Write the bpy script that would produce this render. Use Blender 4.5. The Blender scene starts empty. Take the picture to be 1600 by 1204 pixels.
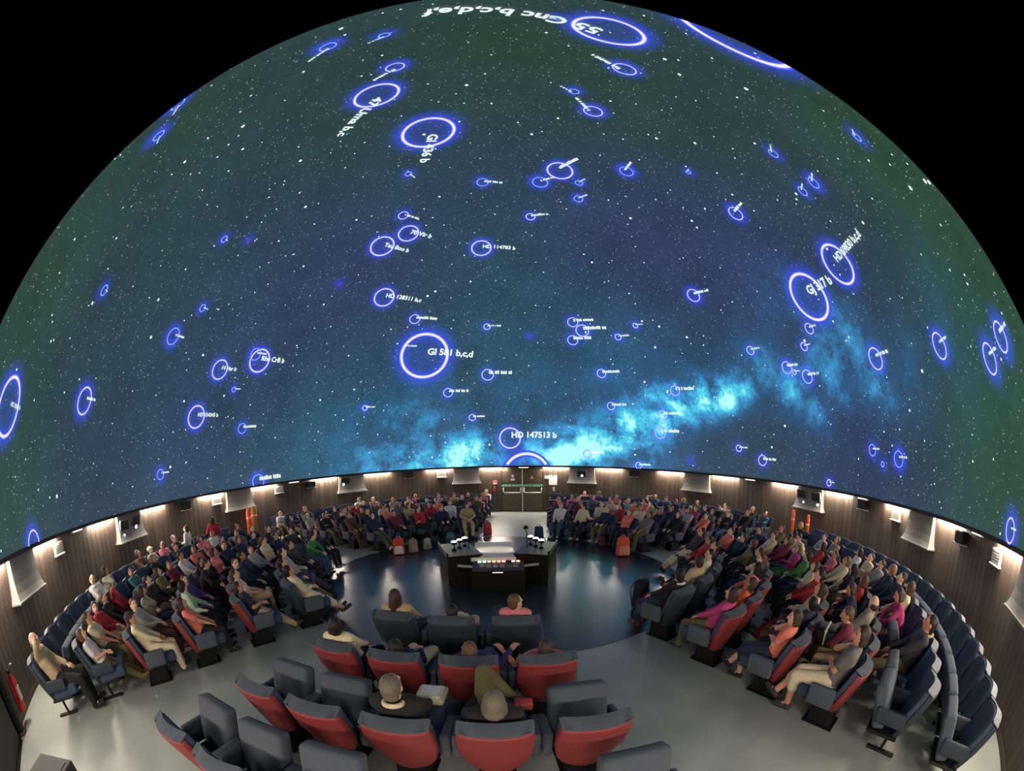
import bpy, bmesh, math, random
import numpy as np
from mathutils import Vector, Matrix, Euler

# ---------------------------------------------------------------- camera, world, exposure
sc = bpy.context.scene
COL = sc.collection
F, PITCH, YAW, ROLL = 649.25, -.2347, .0349, -.0124      # fisheye focal length in pixels of the 1600x1204 frame, aim
DC, HF, HC, CY = 8.9691, 2.1175, .4441, 865.0            # distance from room axis, dome rim height, camera above the rim
CAM = np.array([0.0, -DC, HF + HC])
cd = bpy.data.cameras.new('camera'); cam = bpy.data.objects.new('camera', cd); COL.objects.link(cam); sc.camera = cam
cd.type = 'PANO'; cd.panorama_type = 'FISHEYE_EQUISOLID'
cd.sensor_fit = 'HORIZONTAL'; cd.sensor_width = 36; cd.sensor_height = 36 * 1204 / 1600
cd.fisheye_lens = F / 1600 * 36; cd.fisheye_fov = 4 * math.asin(876 / (2 * F))
cd.shift_y = (CY - 602) / 1204; cd.clip_start = .02
_f = Vector((math.sin(YAW) * math.cos(PITCH), math.cos(YAW) * math.cos(PITCH), math.sin(PITCH)))
_r = Vector((math.cos(YAW), -math.sin(YAW), 0)); _u = _r.cross(_f)
_c, _s = math.cos(ROLL), math.sin(ROLL)
_M = Matrix((_r * _c + _u * _s, -_r * _s + _u * _c, -_f)).transposed().to_4x4(); _M.translation = CAM
cam.matrix_world = _M
w = bpy.data.worlds.new('world'); sc.world = w; w.use_nodes = True
w.node_tree.nodes['Background'].inputs[0].default_value = (0, 0, 0, 1)
sc.view_settings.view_transform = 'Standard'; sc.view_settings.look = 'None'
sc.view_settings.gamma = 1; sc.view_settings.use_curve_mapping = False
sc.view_settings.exposure = 0.0
LAMP_W = 38.0          # each cove lamp
LAMP_TILT = 56          # degrees from straight down towards the room
WASH_W = 46.0            # the same lamp's wash down the wall
LAMP_COL = (1.0, .86, .70)

# ---------------------------------------------------------------- pixel helpers
def ray(px, py):
    x = px - 800.; y = -(py - CY)
    x, y = _c * x - _s * y, _s * x + _c * y
    r = math.hypot(x, y) + 1e-9; th = 2 * math.asin(r / (2 * F))
    dx = math.sin(th) * x / r; dz = math.sin(th) * y / r; dy = math.cos(th)
    cp, sp = math.cos(PITCH), math.sin(PITCH); dy, dz = dy * cp - dz * sp, dy * sp + dz * cp
    cw, sw = math.cos(YAW), math.sin(YAW); dx, dy = dx * cw + dy * sw, -dx * sw + dy * cw
    return np.array([dx, dy, dz])
def on_dome(px, py, R=10.):
    v = ray(px, py); o = CAM - np.array([0, 0, HF]); b = o @ v; c = o @ o - R * R
    return CAM + (-b + math.sqrt(b * b - c)) * v
def on_floor(px, py, z=0.):
    v = ray(px, py); return CAM + (z - CAM[2]) / v[2] * v
def polar(r, az, z=0.):                       # azimuth 0 = camera side, 180 = doors, degrees
    a = math.radians(az); return Vector((r * math.sin(a), -r * math.cos(a), z))

# ---------------------------------------------------------------- materials
def mat(name, col=(.5, .5, .5), rough=.7, metal=0., emit=None, estr=0., obj_color=False, noise=0., nscale=40., bump=0., spec=.5):
    m = bpy.data.materials.new(name); m.use_nodes = True; nt = m.node_tree; N = nt.nodes; L = nt.links
    b = N['Principled BSDF']; b.inputs['Roughness'].default_value = rough; b.inputs['Metallic'].default_value = metal
    b.inputs['Specular IOR Level'].default_value = spec
    b.inputs['Base Color'].default_value = (*col, 1)
    src = None
    if obj_color:
        oi = N.new('ShaderNodeObjectInfo'); src = oi.outputs['Color']
    if noise or bump:
        tc = N.new('ShaderNodeTexCoord'); nz = N.new('ShaderNodeTexNoise'); nz.inputs['Scale'].default_value = nscale
        nz.inputs['Detail'].default_value = 4; L.new(tc.outputs['Object'], nz.inputs['Vector'])
    if noise:
        mr = N.new('ShaderNodeMapRange'); mr.inputs[3].default_value = 1 - noise; mr.inputs[4].default_value = 1 + noise
        L.new(nz.outputs['Fac'], mr.inputs[0])
        mx = N.new('ShaderNodeVectorMath'); mx.operation = 'SCALE'; L.new(mr.outputs[0], mx.inputs['Scale'])
        if src: L.new(src, mx.inputs[0])
        else: mx.inputs[0].default_value = col
        L.new(mx.outputs[0], b.inputs['Base Color'])
    elif src: L.new(src, b.inputs['Base Color'])
    if bump:
        bp = N.new('ShaderNodeBump'); bp.inputs['Strength'].default_value = bump; bp.inputs['Distance'].default_value = .01
        L.new(nz.outputs['Fac'], bp.inputs['Height']); L.new(bp.outputs[0], b.inputs['Normal'])
    if emit:
        b.inputs['Emission Color'].default_value = (*emit, 1); b.inputs['Emission Strength'].default_value = estr
    return m
def emat(name, col, s):
    m = bpy.data.materials.new(name); m.use_nodes = True; nt = m.node_tree; nt.nodes.clear()
    e = nt.nodes.new('ShaderNodeEmission'); o = nt.nodes.new('ShaderNodeOutputMaterial')
    e.inputs[0].default_value = (*col, 1); e.inputs[1].default_value = s; nt.links.new(e.outputs[0], o.inputs[0]); return m
def srgb(h):
    h = h.lstrip('#'); c = [int(h[i:i + 2], 16) / 255 for i in (0, 2, 4)]
    return tuple(x / 12.92 if x <= .04045 else ((x + .055) / 1.055) ** 2.4 for x in c)

M = dict(
    blue=mat('navy_upholstery', (.035, .052, .095), .9, noise=.25, nscale=60, bump=.15),
    grey=mat('slate_upholstery', (.062, .075, .098), .9, noise=.25, nscale=60, bump=.15),
    rimlit=mat('lit_slate_rim', (.15, .16, .18), .8, noise=.15, nscale=60),  # slate made paler: cove light on the outer rings' rims put into the colour
    red=mat('red_seat_shell', (.23, .03, .034), .6, noise=.12, nscale=30),
    navyshell=mat('dark_seat_shell', (.02, .028, .042), .7, noise=.15, nscale=30),
    black=mat('black_steel', (.006, .006, .007), .55, spec=.25),
    blackbox=mat('black_laminate', (.008, .007, .005), .45, spec=.15),
    housing=mat('grey_plaster', (.20, .19, .17), .8, noise=.06, nscale=6),
    housing_dark=mat('port_shade_and_dark_parts', (.012, .012, .014), .6),
    metal=mat('brushed_steel', (.75, .74, .70), .3, .9),
    white=mat('white_panel', (.8, .78, .74), .6),
    grille=mat('grille_metal', (.42, .41, .38), .5, .3),
    door=mat('brown_door_leaf', (.10, .066, .042), .55, noise=.25, nscale=8),
    green=mat('green_exit_band', (.03, .22, .08), .6),
    post=mat('orange_red_plastic', (.75, .08, .02), .5),
    extred=mat('extinguisher_red', (.5, .02, .02), .35),
    cloth=mat('garment_cloth', obj_color=True, rough=.9, noise=.18, nscale=25, bump=.2),
    skin=mat('skin', obj_color=True, rough=.6),
    hair=mat('hair', obj_color=True, rough=.6, noise=.35, nscale=60, bump=.4),
    eye=mat('eye_dark', (.02, .015, .012), .3), lip=mat('lips', (.42, .14, .12), .5),
    bag=mat('bag_fabric', obj_color=True, rough=.8, noise=.15, nscale=30),
    papers=mat('pale_desk_top', (.70, .64, .55), .6, noise=.08, nscale=12),
    lampwhite=emat('white_lamp', (1, .97, .95), 14), lampred=emat('red_lamp', (1, .45, .35), 9),
    ledgreen=emat('green_led', (.5, 1, .7), 3), ledred=emat('red_led', (1, .35, .25), 3),
    strip=emat('cove_diffuser', (1, .93, .82), 5), beam=emat('projector_beam_lens', (.65, .8, 1), 30), beamv=emat('violet_lens', (.35, .3, 1), 12),
    nightlight=emat('small_white_lamp', (1, .9, .8), 1.2),
)

# ---------------------------------------------------------------- mesh helpers
def link(o): COL.objects.link(o); return o
def obj(name, me, parent=None, m=None, loc=None, rot=None):
    o = bpy.data.objects.new(name, me); COL.objects.link(o)
    if m is not None and me is not None and len(me.materials) == 0: me.materials.append(m)
    if parent is not None: o.parent = parent
    if loc is not None: o.location = loc
    if rot is not None: o.rotation_euler = rot
    return o
def tag(o, label=None, cat=None, group=None, kind=None):
    if label: o['label'] = label
    if cat: o['category'] = cat
    if group: o['group'] = group
    if kind: o['kind'] = kind
    return o
def empty(name, loc=(0, 0, 0), rz=0.):
    o = bpy.data.objects.new(name, None); o.empty_display_size = .1; COL.objects.link(o); o.location = loc; o.rotation_euler = (0, 0, rz); return o
def mesh(name, bm, smooth=False):
    bmesh.ops.recalc_face_normals(bm, faces=bm.faces)
    me = bpy.data.meshes.new(name); bm.to_mesh(me); bm.free()
    if smooth:
        me.polygons.foreach_set('use_smooth', [True] * len(me.polygons))
    return me
def box(bm, x0, x1, y0, y1, z0, z1, taper=1.):
    cx, cy = (x0 + x1) / 2, (y0 + y1) / 2
    v = []
    for z, t in ((z0, 1.), (z1, taper)):
        for x, y in ((x0, y0), (x1, y0), (x1, y1), (x0, y1)): v.append(bm.verts.new((cx + (x - cx) * t, cy + (y - cy) * t, z)))
    for f in ((3, 2, 1, 0), (4, 5, 6, 7), (0, 1, 5, 4), (1, 2, 6, 5), (2, 3, 7, 6), (3, 0, 4, 7)): bm.faces.new([v[i] for i in f])
    return v
def bevel(bm, w=.02, seg=2):
    bmesh.ops.bevel(bm, geom=list(bm.edges), offset=w, segments=seg, profile=.6, affect='EDGES', clamp_overlap=True)
def mbox(name, x0, x1, y0, y1, z0, z1, bev=0., seg=2, taper=1., smooth=False):
    bm = bmesh.new(); box(bm, x0, x1, y0, y1, z0, z1, taper)
    if bev: bevel(bm, bev, seg)
    return mesh(name, bm, smooth)
def ball(bm, c, r, sub=2, M3=None):
    g = bmesh.ops.create_icosphere(bm, subdivisions=sub, radius=1.)
    R = Vector(r) if hasattr(r, '__len__') else Vector((r, r, r))
    for v in g['verts']:
        p = Vector((v.co.x * R.x, v.co.y * R.y, v.co.z * R.z))
        if M3 is not None: p = M3 @ p
        v.co = p + Vector(c)
def cap(bm, p0, r0, p1, r1, seg=10):
    p0, p1 = Vector(p0), Vector(p1); d = p1 - p0
    if d.length < 1e-5: return ball(bm, p0, r0)
    z = d.normalized(); x = z.orthogonal().normalized(); y = z.cross(x)
    rings = []
    for p, r in ((p0, r0), (p1, r1)):
        rings.append([bm.verts.new(p + (x * math.cos(2 * math.pi * k / seg) + y * math.sin(2 * math.pi * k / seg)) * r) for k in range(seg)])
    for k in range(seg): bm.faces.new((rings[0][k], rings[0][(k + 1) % seg], rings[1][(k + 1) % seg], rings[1][k]))
    bm.faces.new(rings[0][::-1]); bm.faces.new(rings[1])
    ball(bm, p0, r0 * 1.0); ball(bm, p1, r1 * 1.0)
def tube(bm, pts, r, seg=8):
    pts = [Vector(p) for p in pts]; rings = []
    for i, p in enumerate(pts):
        d = (pts[min(i + 1, len(pts) - 1)] - pts[max(i - 1, 0)]).normalized(); x = d.orthogonal().normalized(); y = d.cross(x)
        if rings:
            pass
        rings.append([bm.verts.new(p + (x * math.cos(2 * math.pi * k / seg) + y * math.sin(2 * math.pi * k / seg)) * (r[i] if hasattr(r, '__len__') else r)) for k in range(seg)])
    for a, b in zip(rings, rings[1:]):
        # match ring starts to avoid twist
        off = min(range(seg), key=lambda o: (b[o].co - a[0].co).length)
        for k in range(seg): bm.faces.new((a[k], a[(k + 1) % seg], b[(k + 1 + off) % seg], b[(k + off) % seg]))
    bm.faces.new(rings[0][::-1]); bm.faces.new(rings[-1])
def lathe(bm, prof, seg=16, c=(0, 0, 0)):
    rs = []
    for r, z in prof: rs.append([bm.verts.new((c[0] + r * math.cos(2 * math.pi * k / seg), c[1] + r * math.sin(2 * math.pi * k / seg), c[2] + z)) for k in range(seg)])
    for a, b in zip(rs, rs[1:]):
        for k in range(seg): bm.faces.new((a[k], a[(k + 1) % seg], b[(k + 1) % seg], b[k]))
    bm.faces.new(rs[0][::-1]); bm.faces.new(rs[-1])
def remeshed(name, bm, voxel, smooth=3, ratio=1.):
    me = bpy.data.meshes.new('tmp'); bm.to_mesh(me); bm.free()
    o = bpy.data.objects.new('tmp', me); COL.objects.link(o)
    r = o.modifiers.new('r', 'REMESH'); r.mode = 'VOXEL'; r.voxel_size = voxel
    if smooth:
        s = o.modifiers.new('s', 'SMOOTH'); s.factor = .5; s.iterations = smooth
    if ratio < 1:
        d = o.modifiers.new('d', 'DECIMATE'); d.ratio = ratio
    dg = bpy.context.evaluated_depsgraph_get(); ev = o.evaluated_get(dg)
    out = bpy.data.meshes.new_from_object(ev); out.name = name; out.materials.clear()
    bpy.data.objects.remove(o); bpy.data.meshes.remove(me)
    out.polygons.foreach_set('use_smooth', [True] * len(out.polygons))
    return out
def radial(az):                       # rotation about z that turns local +Y towards the room's axis
    return math.radians(az)
def arc_box(r0, r1, a0, a1, z0, z1, n=8, name='arc'):
    bm = bmesh.new(); rings = []
    for k in range(n + 1):
        a = a0 + (a1 - a0) * k / n
        rings.append([bm.verts.new(polar(r, a, z)) for r, z in ((r0, z0), (r1, z0), (r1, z1), (r0, z1))])
    for p, q in zip(rings, rings[1:]):
        for k in range(4): bm.faces.new((p[k], p[(k + 1) % 4], q[(k + 1) % 4], q[k]))
    bm.faces.new(rings[0][::-1]); bm.faces.new(rings[-1]); return mesh(name, bm)
ORD = ['', 'first', 'second', 'third', 'fourth', 'fifth', 'sixth', 'seventh', 'eighth', 'ninth', 'tenth', 'eleventh', 'twelfth', 'thirteenth', 'fourteenth', 'fifteenth', 'sixteenth', 'seventeenth', 'eighteenth']
# ---------------------------------------------------------------- floor
def floor_material():
    m = bpy.data.materials.new('grey_green_lino'); m.use_nodes = True; nt = m.node_tree; N = nt.nodes; L = nt.links; b = N['Principled BSDF']
    tc = N.new('ShaderNodeTexCoord'); n1 = N.new('ShaderNodeTexNoise'); n1.inputs['Scale'].default_value = 1.3; n1.inputs['Detail'].default_value = 5
    n2 = N.new('ShaderNodeTexNoise'); n2.inputs['Scale'].default_value = 90; n2.inputs['Detail'].default_value = 2
    L.new(tc.outputs['Object'], n1.inputs['Vector']); L.new(tc.outputs['Object'], n2.inputs['Vector'])
    ad = N.new('ShaderNodeMath'); ad.operation = 'MULTIPLY_ADD'; ad.inputs[1].default_value = .45; L.new(n2.outputs['Fac'], ad.inputs[0]); L.new(n1.outputs['Fac'], ad.inputs[2])
    cr = N.new('ShaderNodeValToRGB'); cr.color_ramp.elements[0].position = .45; cr.color_ramp.elements[1].position = 1.0
    cr.color_ramp.elements[0].color = (.22, .25, .235, 1); cr.color_ramp.elements[1].color = (.33, .36, .33, 1)
    L.new(ad.outputs[0], cr.inputs[0]); L.new(cr.outputs[0], b.inputs['Base Color'])
    b.inputs['Roughness'].default_value = .38; b.inputs['Specular IOR Level'].default_value = .4
    return m
def disc_mesh(R, z, n=128, th=.02):
    bm = bmesh.new(); top = [bm.verts.new((R * math.cos(2 * math.pi * k / n), R * math.sin(2 * math.pi * k / n), z)) for k in range(n)]
    bot = [bm.verts.new((v.co.x, v.co.y, z - th)) for v in top]
    bm.faces.new(top); bm.faces.new(bot[::-1])
    for k in range(n): bm.faces.new((bot[k], bot[(k + 1) % n], top[(k + 1) % n], top[k]))
    return mesh('disc', bm)
RW = 10.2
fl = obj('floor', disc_mesh(RW + .3, 0, 128, .1), None, floor_material()); tag(fl, 'grey green lino floor of the round hall', kind='structure')
stage = obj('floor_centre', disc_mesh(4.12, .006, 160, .01), None, mat('dark_glossy_floor', (.024, .025, .031), .27, noise=.3, nscale=3, spec=.5)); tag(stage, 'dark glossy round floor around the control desk', kind='structure')

# ---------------------------------------------------------------- wall of vertical boards
def wood_material():
    m = bpy.data.materials.new('brown_wood_boards'); m.use_nodes = True; nt = m.node_tree; N = nt.nodes; L = nt.links; b = N['Principled BSDF']
    tc = N.new('ShaderNodeTexCoord'); mp = N.new('ShaderNodeMapping'); mp.inputs['Scale'].default_value = (14, 14, .8)
    oi = N.new('ShaderNodeObjectInfo'); nz = N.new('ShaderNodeTexNoise'); nz.noise_dimensions = '4D'; nz.inputs['Scale'].default_value = 2.2; nz.inputs['Detail'].default_value = 6
    L.new(tc.outputs['Object'], mp.inputs[0]); L.new(mp.outputs[0], nz.inputs['Vector'])
    sc_ = N.new('ShaderNodeMath'); sc_.operation = 'MULTIPLY'; sc_.inputs[1].default_value = 30; L.new(oi.outputs['Random'], sc_.inputs[0]); L.new(sc_.outputs[0], nz.inputs['W'])
    ad = N.new('ShaderNodeMath'); ad.operation = 'MULTIPLY_ADD'; ad.inputs[1].default_value = .35; L.new(oi.outputs['Random'], ad.inputs[0]); L.new(nz.outputs['Fac'], ad.inputs[2])
    cr = N.new('ShaderNodeValToRGB'); cr.color_ramp.elements[0].position = .35; cr.color_ramp.elements[1].position = 1.
    cr.color_ramp.elements[0].color = (.034, .023, .017, 1); cr.color_ramp.elements[1].color = (.088, .060, .044, 1)
    L.new(ad.outputs[0], cr.inputs[0]); L.new(cr.outputs[0], b.inputs['Base Color']); b.inputs['Roughness'].default_value = .6
    return m
M['wood'] = wood_material()
DOOR_AZ = 173.3; DH = 5.45          # door centre, half width in degrees
wall = obj('wall_round', arc_box(RW + .03, RW + .10, DOOR_AZ - 360 + DH, DOOR_AZ - DH, 0, 2.5, 180, 'wall'), None, M['black']); tag(wall, 'round hall wall clad in dark brown vertical boards', kind='structure')
lint = obj('wall_over_door', arc_box(RW + .03, RW + .10, DOOR_AZ - DH, DOOR_AZ + DH, 2.0, 2.5, 8, 'lintel'), None, M['black']); tag(lint, 'dark wall strip above the double doors', kind='structure')
NP = 288; span = 360 - 2 * DH; pw = span / NP
plank_me = mbox('plank', -.104, .104, -.03, 0, .08, 2.16, .006, 1); plank_me.materials.append(M['wood'])
for k in range(NP):
    az = DOOR_AZ + DH + (k + .5) * pw
    o = obj('plank', plank_me, wall, None, polar(RW, az), (0, 0, radial(az)))
bb = obj('baseboard_round', arc_box(RW - .02, RW + .03, DOOR_AZ - 360 + DH, DOOR_AZ - DH, 0, .09, 180, 'base'), None, mat('baseboard_brown', (.06, .036, .026), .5)); tag(bb, 'dark brown skirting round the foot of the wall', kind='structure')
rim = obj('trim_1', arc_box(9.985, 10.03, 0, 360, HF - .045, HF + .03, 240, 'rim'), None, mat('rim_black', (.012, .012, .013), .6)); tag(rim, 'black lower edge of the projection dome', kind='structure')
cove = obj('trim_2', arc_box(10.0, RW + .1, 0, 360, 2.34, 2.38, 180, 'cove'), None, M['black']); tag(cove, 'dark cove ceiling between dome edge and wall', kind='structure')

# ---------------------------------------------------------------- double doors
dr = empty('door_1', polar(RW - .06, DOOR_AZ), radial(DOOR_AZ)); tag(dr, 'brown double exit doors with push bars and green bands', kind='structure')
obj('door_frame', mbox('door_frame', -1.02, 1.02, -.16, -.06, 1.98, 2.1, .01), dr, M['wood'])
for s in (-1, 1):
    obj('door_frame', mbox('door_post', s * .985 - .04, s * .985 + .04, -.16, .02, 0, 2.1, .008), dr, M['wood'])
    lf = obj('door_leaf', mbox('leaf', s * .475 - .462, s * .475 + .462, -.06, 0, .01, 1.97, .006), dr, M['door'])
    obj('door_panel', mbox('panel', s * .475 - .43, s * .475 + .43, -.005, .012, .06, .86, .008), lf, M['door'])
    obj('door_panel', mbox('panel', s * .475 - .43, s * .475 + .43, -.005, .008, 1.36, 1.92, .008), lf, M['door'])
    gb = obj('exit_band', mbox('band', s * .475 - .458, s * .475 + .458, -.005, .013, 1.14, 1.30), lf, M['green'])
    cu = bpy.data.curves.new('exit_words', 'FONT'); cu.body = 'ISSUE DE SECOURS'; cu.size = .115; cu.align_x = 'CENTER'; cu.align_y = 'CENTER'; cu.extrude = .002
    t = bpy.data.objects.new('tmp', cu); COL.objects.link(t); dg = bpy.context.evaluated_depsgraph_get(); tm = bpy.data.meshes.new_from_object(t.evaluated_get(dg)); bpy.data.objects.remove(t)
    tm.materials.clear(); tm.materials.append(mat('exit_lettering', (.75, .85, .72), .5, emit=(.6, .8, .6), estr=.12))
    obj('exit_words', tm, gb, None, (s * .475, .017, 1.22), (math.radians(90), 0, math.radians(180)))
    bm = bmesh.new(); x0, x1 = s * .475 - .40, s * .475 + .40
    tube(bm, [(x0, 0, 1.10), (x0, .07, 1.10), (x0, .085, 1.06), (x0, .085, .94), (x0 + .04, .085, .90), (x1 - .04, .085, .90), (x1, .085, .94), (x1, .085, 1.06), (x1, .07, 1.10), (x1, 0, 1.10)], .021, 8)
    obj('push_bar', mesh('push_bar', bm, True), lf, M['white'])
obj('meeting_stile', mbox('stile', -.022, .022, -.02, .035, .01, 1.97, .005), dr, M['metal'])
# round prohibition sign and warning triangle on the leaves (as seen from the room, local -X is to the right)
bm = bmesh.new(); lathe(bm, [(.075, 0), (.075, .006)], 20); sg = obj('round_sign', mesh('round_sign', bm), dr, mat('sign_violet', (.35, .22, .6), .5), (.44, .012, 1.66), (math.radians(-90), 0, 0))
obj('sign_face', mbox('sign_face', -.03, .03, -.04, .04, .0061, .009), sg, M['white'])
obj('sign_plate', mbox('sign_plate', -.09, .09, 0, .006, -.05, .05), dr, mat('sign_pale', (.7, .55, .5), .5), (.44, .012, 1.50))
bm = bmesh.new(); a = [bm.verts.new(p) for p in ((-.09, 0, -.07), (.09, 0, -.07), (0, 0, .09))]; b_ = [bm.verts.new((v.co.x, .008, v.co.z)) for v in a]
bm.faces.new(a); bm.faces.new(b_[::-1])
for k in range(3): bm.faces.new((a[k], a[(k + 1) % 3], b_[(k + 1) % 3], b_[k]))
obj('warning_triangle', mesh('warning_triangle', bm), dr, mat('sign_salmon', (.75, .38, .28), .5), (-.44, .01, 1.60))

# ---------------------------------------------------------------- things on the wall round the door
def wall_thing(name, az, z, label, cat, R=RW, group=None):
    o = empty(name, polar(R, az, z), radial(az)); tag(o, label, cat, group); return o
t = wall_thing('notice_sheet', 165.4, 1.25, 'white notice sheet pinned beside the doors', 'notice'); obj('sheet', mbox('sheet', -.19, .19, 0, .012, 0, .45, .003), t, M['white']); obj('clip', mbox('clip', -.04, .04, .005, .025, .43, .48, .004), t, M['metal'])
t = wall_thing('wall_plaque', 167.1, 1.52, 'small pink plaque by the doors', 'plaque'); obj('plate', mbox('plate', -.13, .13, 0, .015, 0, .15, .004), t, mat('plaque_pink', (.7, .42, .36), .5)); obj('plaque_text_block', mbox('pt', -.09, .09, .014, .018, .05, .10), t, M['white'])
t = wall_thing('wall_phone', 165.2, .98, 'white wall telephone under the notice sheet', 'telephone'); obj('phone_body', mbox('pb', -.05, .05, 0, .05, 0, .17, .012), t, M['white']); obj('handset', mbox('ph', -.03, .03, .045, .09, -.02, .19, .015), t, M['grille'])
t = wall_thing('fire_sign', -179.6, 1.27, 'small red and white fire sign beside the doors', 'sign'); obj('plate', mbox('plate', -.10, .10, 0, .015, 0, .2, .004), t, mat('fire_sign_red', (.6, .18, .14), .5)); obj('sign_stripe', mbox('ss', -.08, .08, .014, .018, .03, .07), t, M['white'])
t = wall_thing('wall_extinguisher', -179.4, .85, 'small dark red extinguisher under the fire sign', 'extinguisher'); bm = bmesh.new(); lathe(bm, [(.05, 0), (.055, .02), (.055, .26), (.03, .32), (.02, .36)], 14, (0, .06, 0)); obj('cylinder', mesh('c', bm, True), t, mat('dark_red', (.25, .03, .02), .4)); obj('bracket', mbox('b', -.03, .03, -.01, .02, .12, .2), t, M['black'])

# ---------------------------------------------------------------- projector housings, every 30 degrees
def loft(bm, secs):
    rs = [[bm.verts.new(p) for p in s] for s in secs]
    for a, b in zip(rs, rs[1:]):
        n = len(a)
        for k in range(n): bm.faces.new((a[k], a[(k + 1) % n], b[(k + 1) % n], b[k]))
    bm.faces.new(rs[0][::-1]); bm.faces.new(rs[-1])
bm = bmesh.new()
loft(bm, [[(-hw, -.02, z), (hw, -.02, z), (hw, d, z), (-hw, d, z)] for z, hw, d in ((2.06, .57, .12), (1.85, .57, .14), (1.65, .585, .175), (1.5, .61, .215), (1.42, .64, .25), (1.385, .66, .27))])
house_me = mesh('housing_shell', bm); house_me.materials.append(M['housing'])
ledge_me = mbox('housing_ledge', -.68, .68, -.02, .30, 1.345, 1.385, .008, 1); ledge_me.materials.append(M['housing'])
port_me = mbox('projector_port', -.19, .19, -.03, .012, -.21, .21, .0); port_me.materials.append(M['housing_dark'])  # solid slab proud of the face; its dark colour stands in for a shaded opening
pframe_bm = bmesh.new()
for x0, x1, z0, z1 in ((-.215, -.19, -.235, .235), (.19, .215, -.235, .235), (-.19, .19, .21, .235), (-.19, .19, -.235, -.21)): box(pframe_bm, x0, x1, -.03, .022, z0, z1)
pframe_me = mesh('port_frame', pframe_bm); pframe_me.materials.append(M['housing'])
bm = bmesh.new(); lathe(bm, [(.06, 0), (.075, .02), (.075, .05), (.06, .06)], 16); lensb_me = mesh('lens_barrel', bm, True); lensb_me.materials.append(M['black'])
bm = bmesh.new(); lathe(bm, [(.05, .055), (.03, .072), (.01, .078)], 16); lens_me = mesh('lens', bm, True)
HKIND = {0: 'plain projector housing nearest the fire sign', 1: 'projector housing with one port and a glowing blue lens', 2: 'plain projector housing above the orange cylinders', 3: 'projector housing with two dark ports and a violet lens', 4: 'plain projector housing on the extinguisher wall',
         11: 'projector housing near the notice with a bright white lens', 10: 'plain projector housing between white lens and two-lens housings', 9: 'projector housing with two dark ports above the red posts', 8: 'plain projector housing above the empty back seats', 7: 'plain projector housing at the end of the empty back seats',
         5: 'plain projector housing over the camera side aisle', 6: 'plain projector housing behind the camera side'}
def add_port(t, x, z, lens, lx=0., lz=0., power=0., colr=(.5, .6, 1)):
    d = .14 + max(0, (1.85 - z)) * .19
    tilt = math.radians(-9)
    p = obj('projector_port', port_me, t, None, (x, d, z), (tilt, 0, 0)); obj('port_frame', pframe_me, p)
    if lens:
        b = obj('lens_barrel', lensb_me, p, None, (lx, 0, lz), (math.radians(-90), 0, 0))
        me = lens_me.copy(); me.materials.clear(); me.materials.append(lens); obj('lens', me, p, None, (lx, 0, lz), (math.radians(-90), 0, 0))
        if power:
            l = bpy.data.lights.new('lens_light', 'SPOT'); l.energy = power; l.color = colr; l.spot_size = math.radians(150); l.spot_blend = 1; l.shadow_soft_size = .04; l.specular_factor = .1
            lo = bpy.data.objects.new('lens_light', l); COL.objects.link(lo); lo.parent = p; lo.location = (lx, .10, lz); lo.rotation_euler = (math.radians(110), 0, 0)
for k in range(12):
    az = -172.2 + 30 * k
    if az > 180: az -= 360
    if abs(az + 22.2) < 1 or abs(az - 7.8) < 1: continue
    t = empty('projector_housing', polar(RW, az), radial(az)); tag(t, HKIND[k], 'projector housing', 'projector housings round the wall')
    obj('housing_shell', house_me, t); obj('housing_ledge', ledge_me, t)
    if k == 1: add_port(t, .3, 1.78, M['beam'], .1, -.05, 3)
    if k == 3: add_port(t, .32, 1.72, M['beamv'], .08, -.17); add_port(t, -.22, 1.76, M['beam'], .03, -.08, 3, (.4, .4, 1))
    if k == 11: add_port(t, 0, 1.72, M['beam'], -.02, 0, 6, (.3, .65, 1))
    if k == 9: add_port(t, .33, 1.75, M['beamv'], -.12, -.17); add_port(t, -.33, 1.73, M['beam'], -.13, -.15, 2, (.5, .5, 1))

# ---------------------------------------------------------------- cove lamps, vents, loudspeakers, night lights
HSHORT = ['fire sign housing', 'blue lens housing', 'orange cylinder housing', 'violet lens housing', 'extinguisher wall housing', 'first hidden housing', 'second hidden housing', 'last back seat housing', 'empty back seat housing', 'red post housing', 'plain housing past the white lens', 'white lens housing']
for k in range(12):
    c = -172.2 + 30 * k
    for s, lo_ in ((-1, -7.0), (1, 7.0)):
        az = c + lo_
        if az > 180: az -= 360
        if abs(az - DOOR_AZ) < 5: continue
        t = empty('cove_lamp', polar(RW, az, 2.085), radial(az))
        tag(t, f"white cove lamp on the {'clockwise' if s > 0 else 'counterclockwise'} side of {HSHORT[k]}", 'lamp', 'cove lamps under the dome edge')
        obj('lamp_tray', mbox('tray', -.60, .60, -.02, .10, .035, .06, .004, 1), t, M['black'])
        df = obj('diffuser', mbox('diffuser', -.59, .59, .01, .09, 0, .035, .006, 1), t, M['strip'])
        l = bpy.data.lights.new('cove_light', 'AREA'); l.shape = 'RECTANGLE'; l.size = 1.18; l.size_y = .06; l.spread = math.radians(140); l.energy = LAMP_W; l.color = LAMP_COL; l.specular_factor = .4
        lo = bpy.data.objects.new('cove_light', l); COL.objects.link(lo); lo.parent = t; lo.location = (0, .095, -.012); lo.rotation_euler = (math.radians(LAMP_TILT), 0, 0)
        l = bpy.data.lights.new('wash_light', 'AREA'); l.shape = 'RECTANGLE'; l.size = 1.18; l.size_y = .05; l.energy = WASH_W; l.color = LAMP_COL; l.specular_factor = .15
        lo = bpy.data.objects.new('wash_light', l); COL.objects.link(lo); lo.parent = t; lo.location = (0, .11, -.012); lo.rotation_euler = (math.radians(-22), 0, 0)
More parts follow.
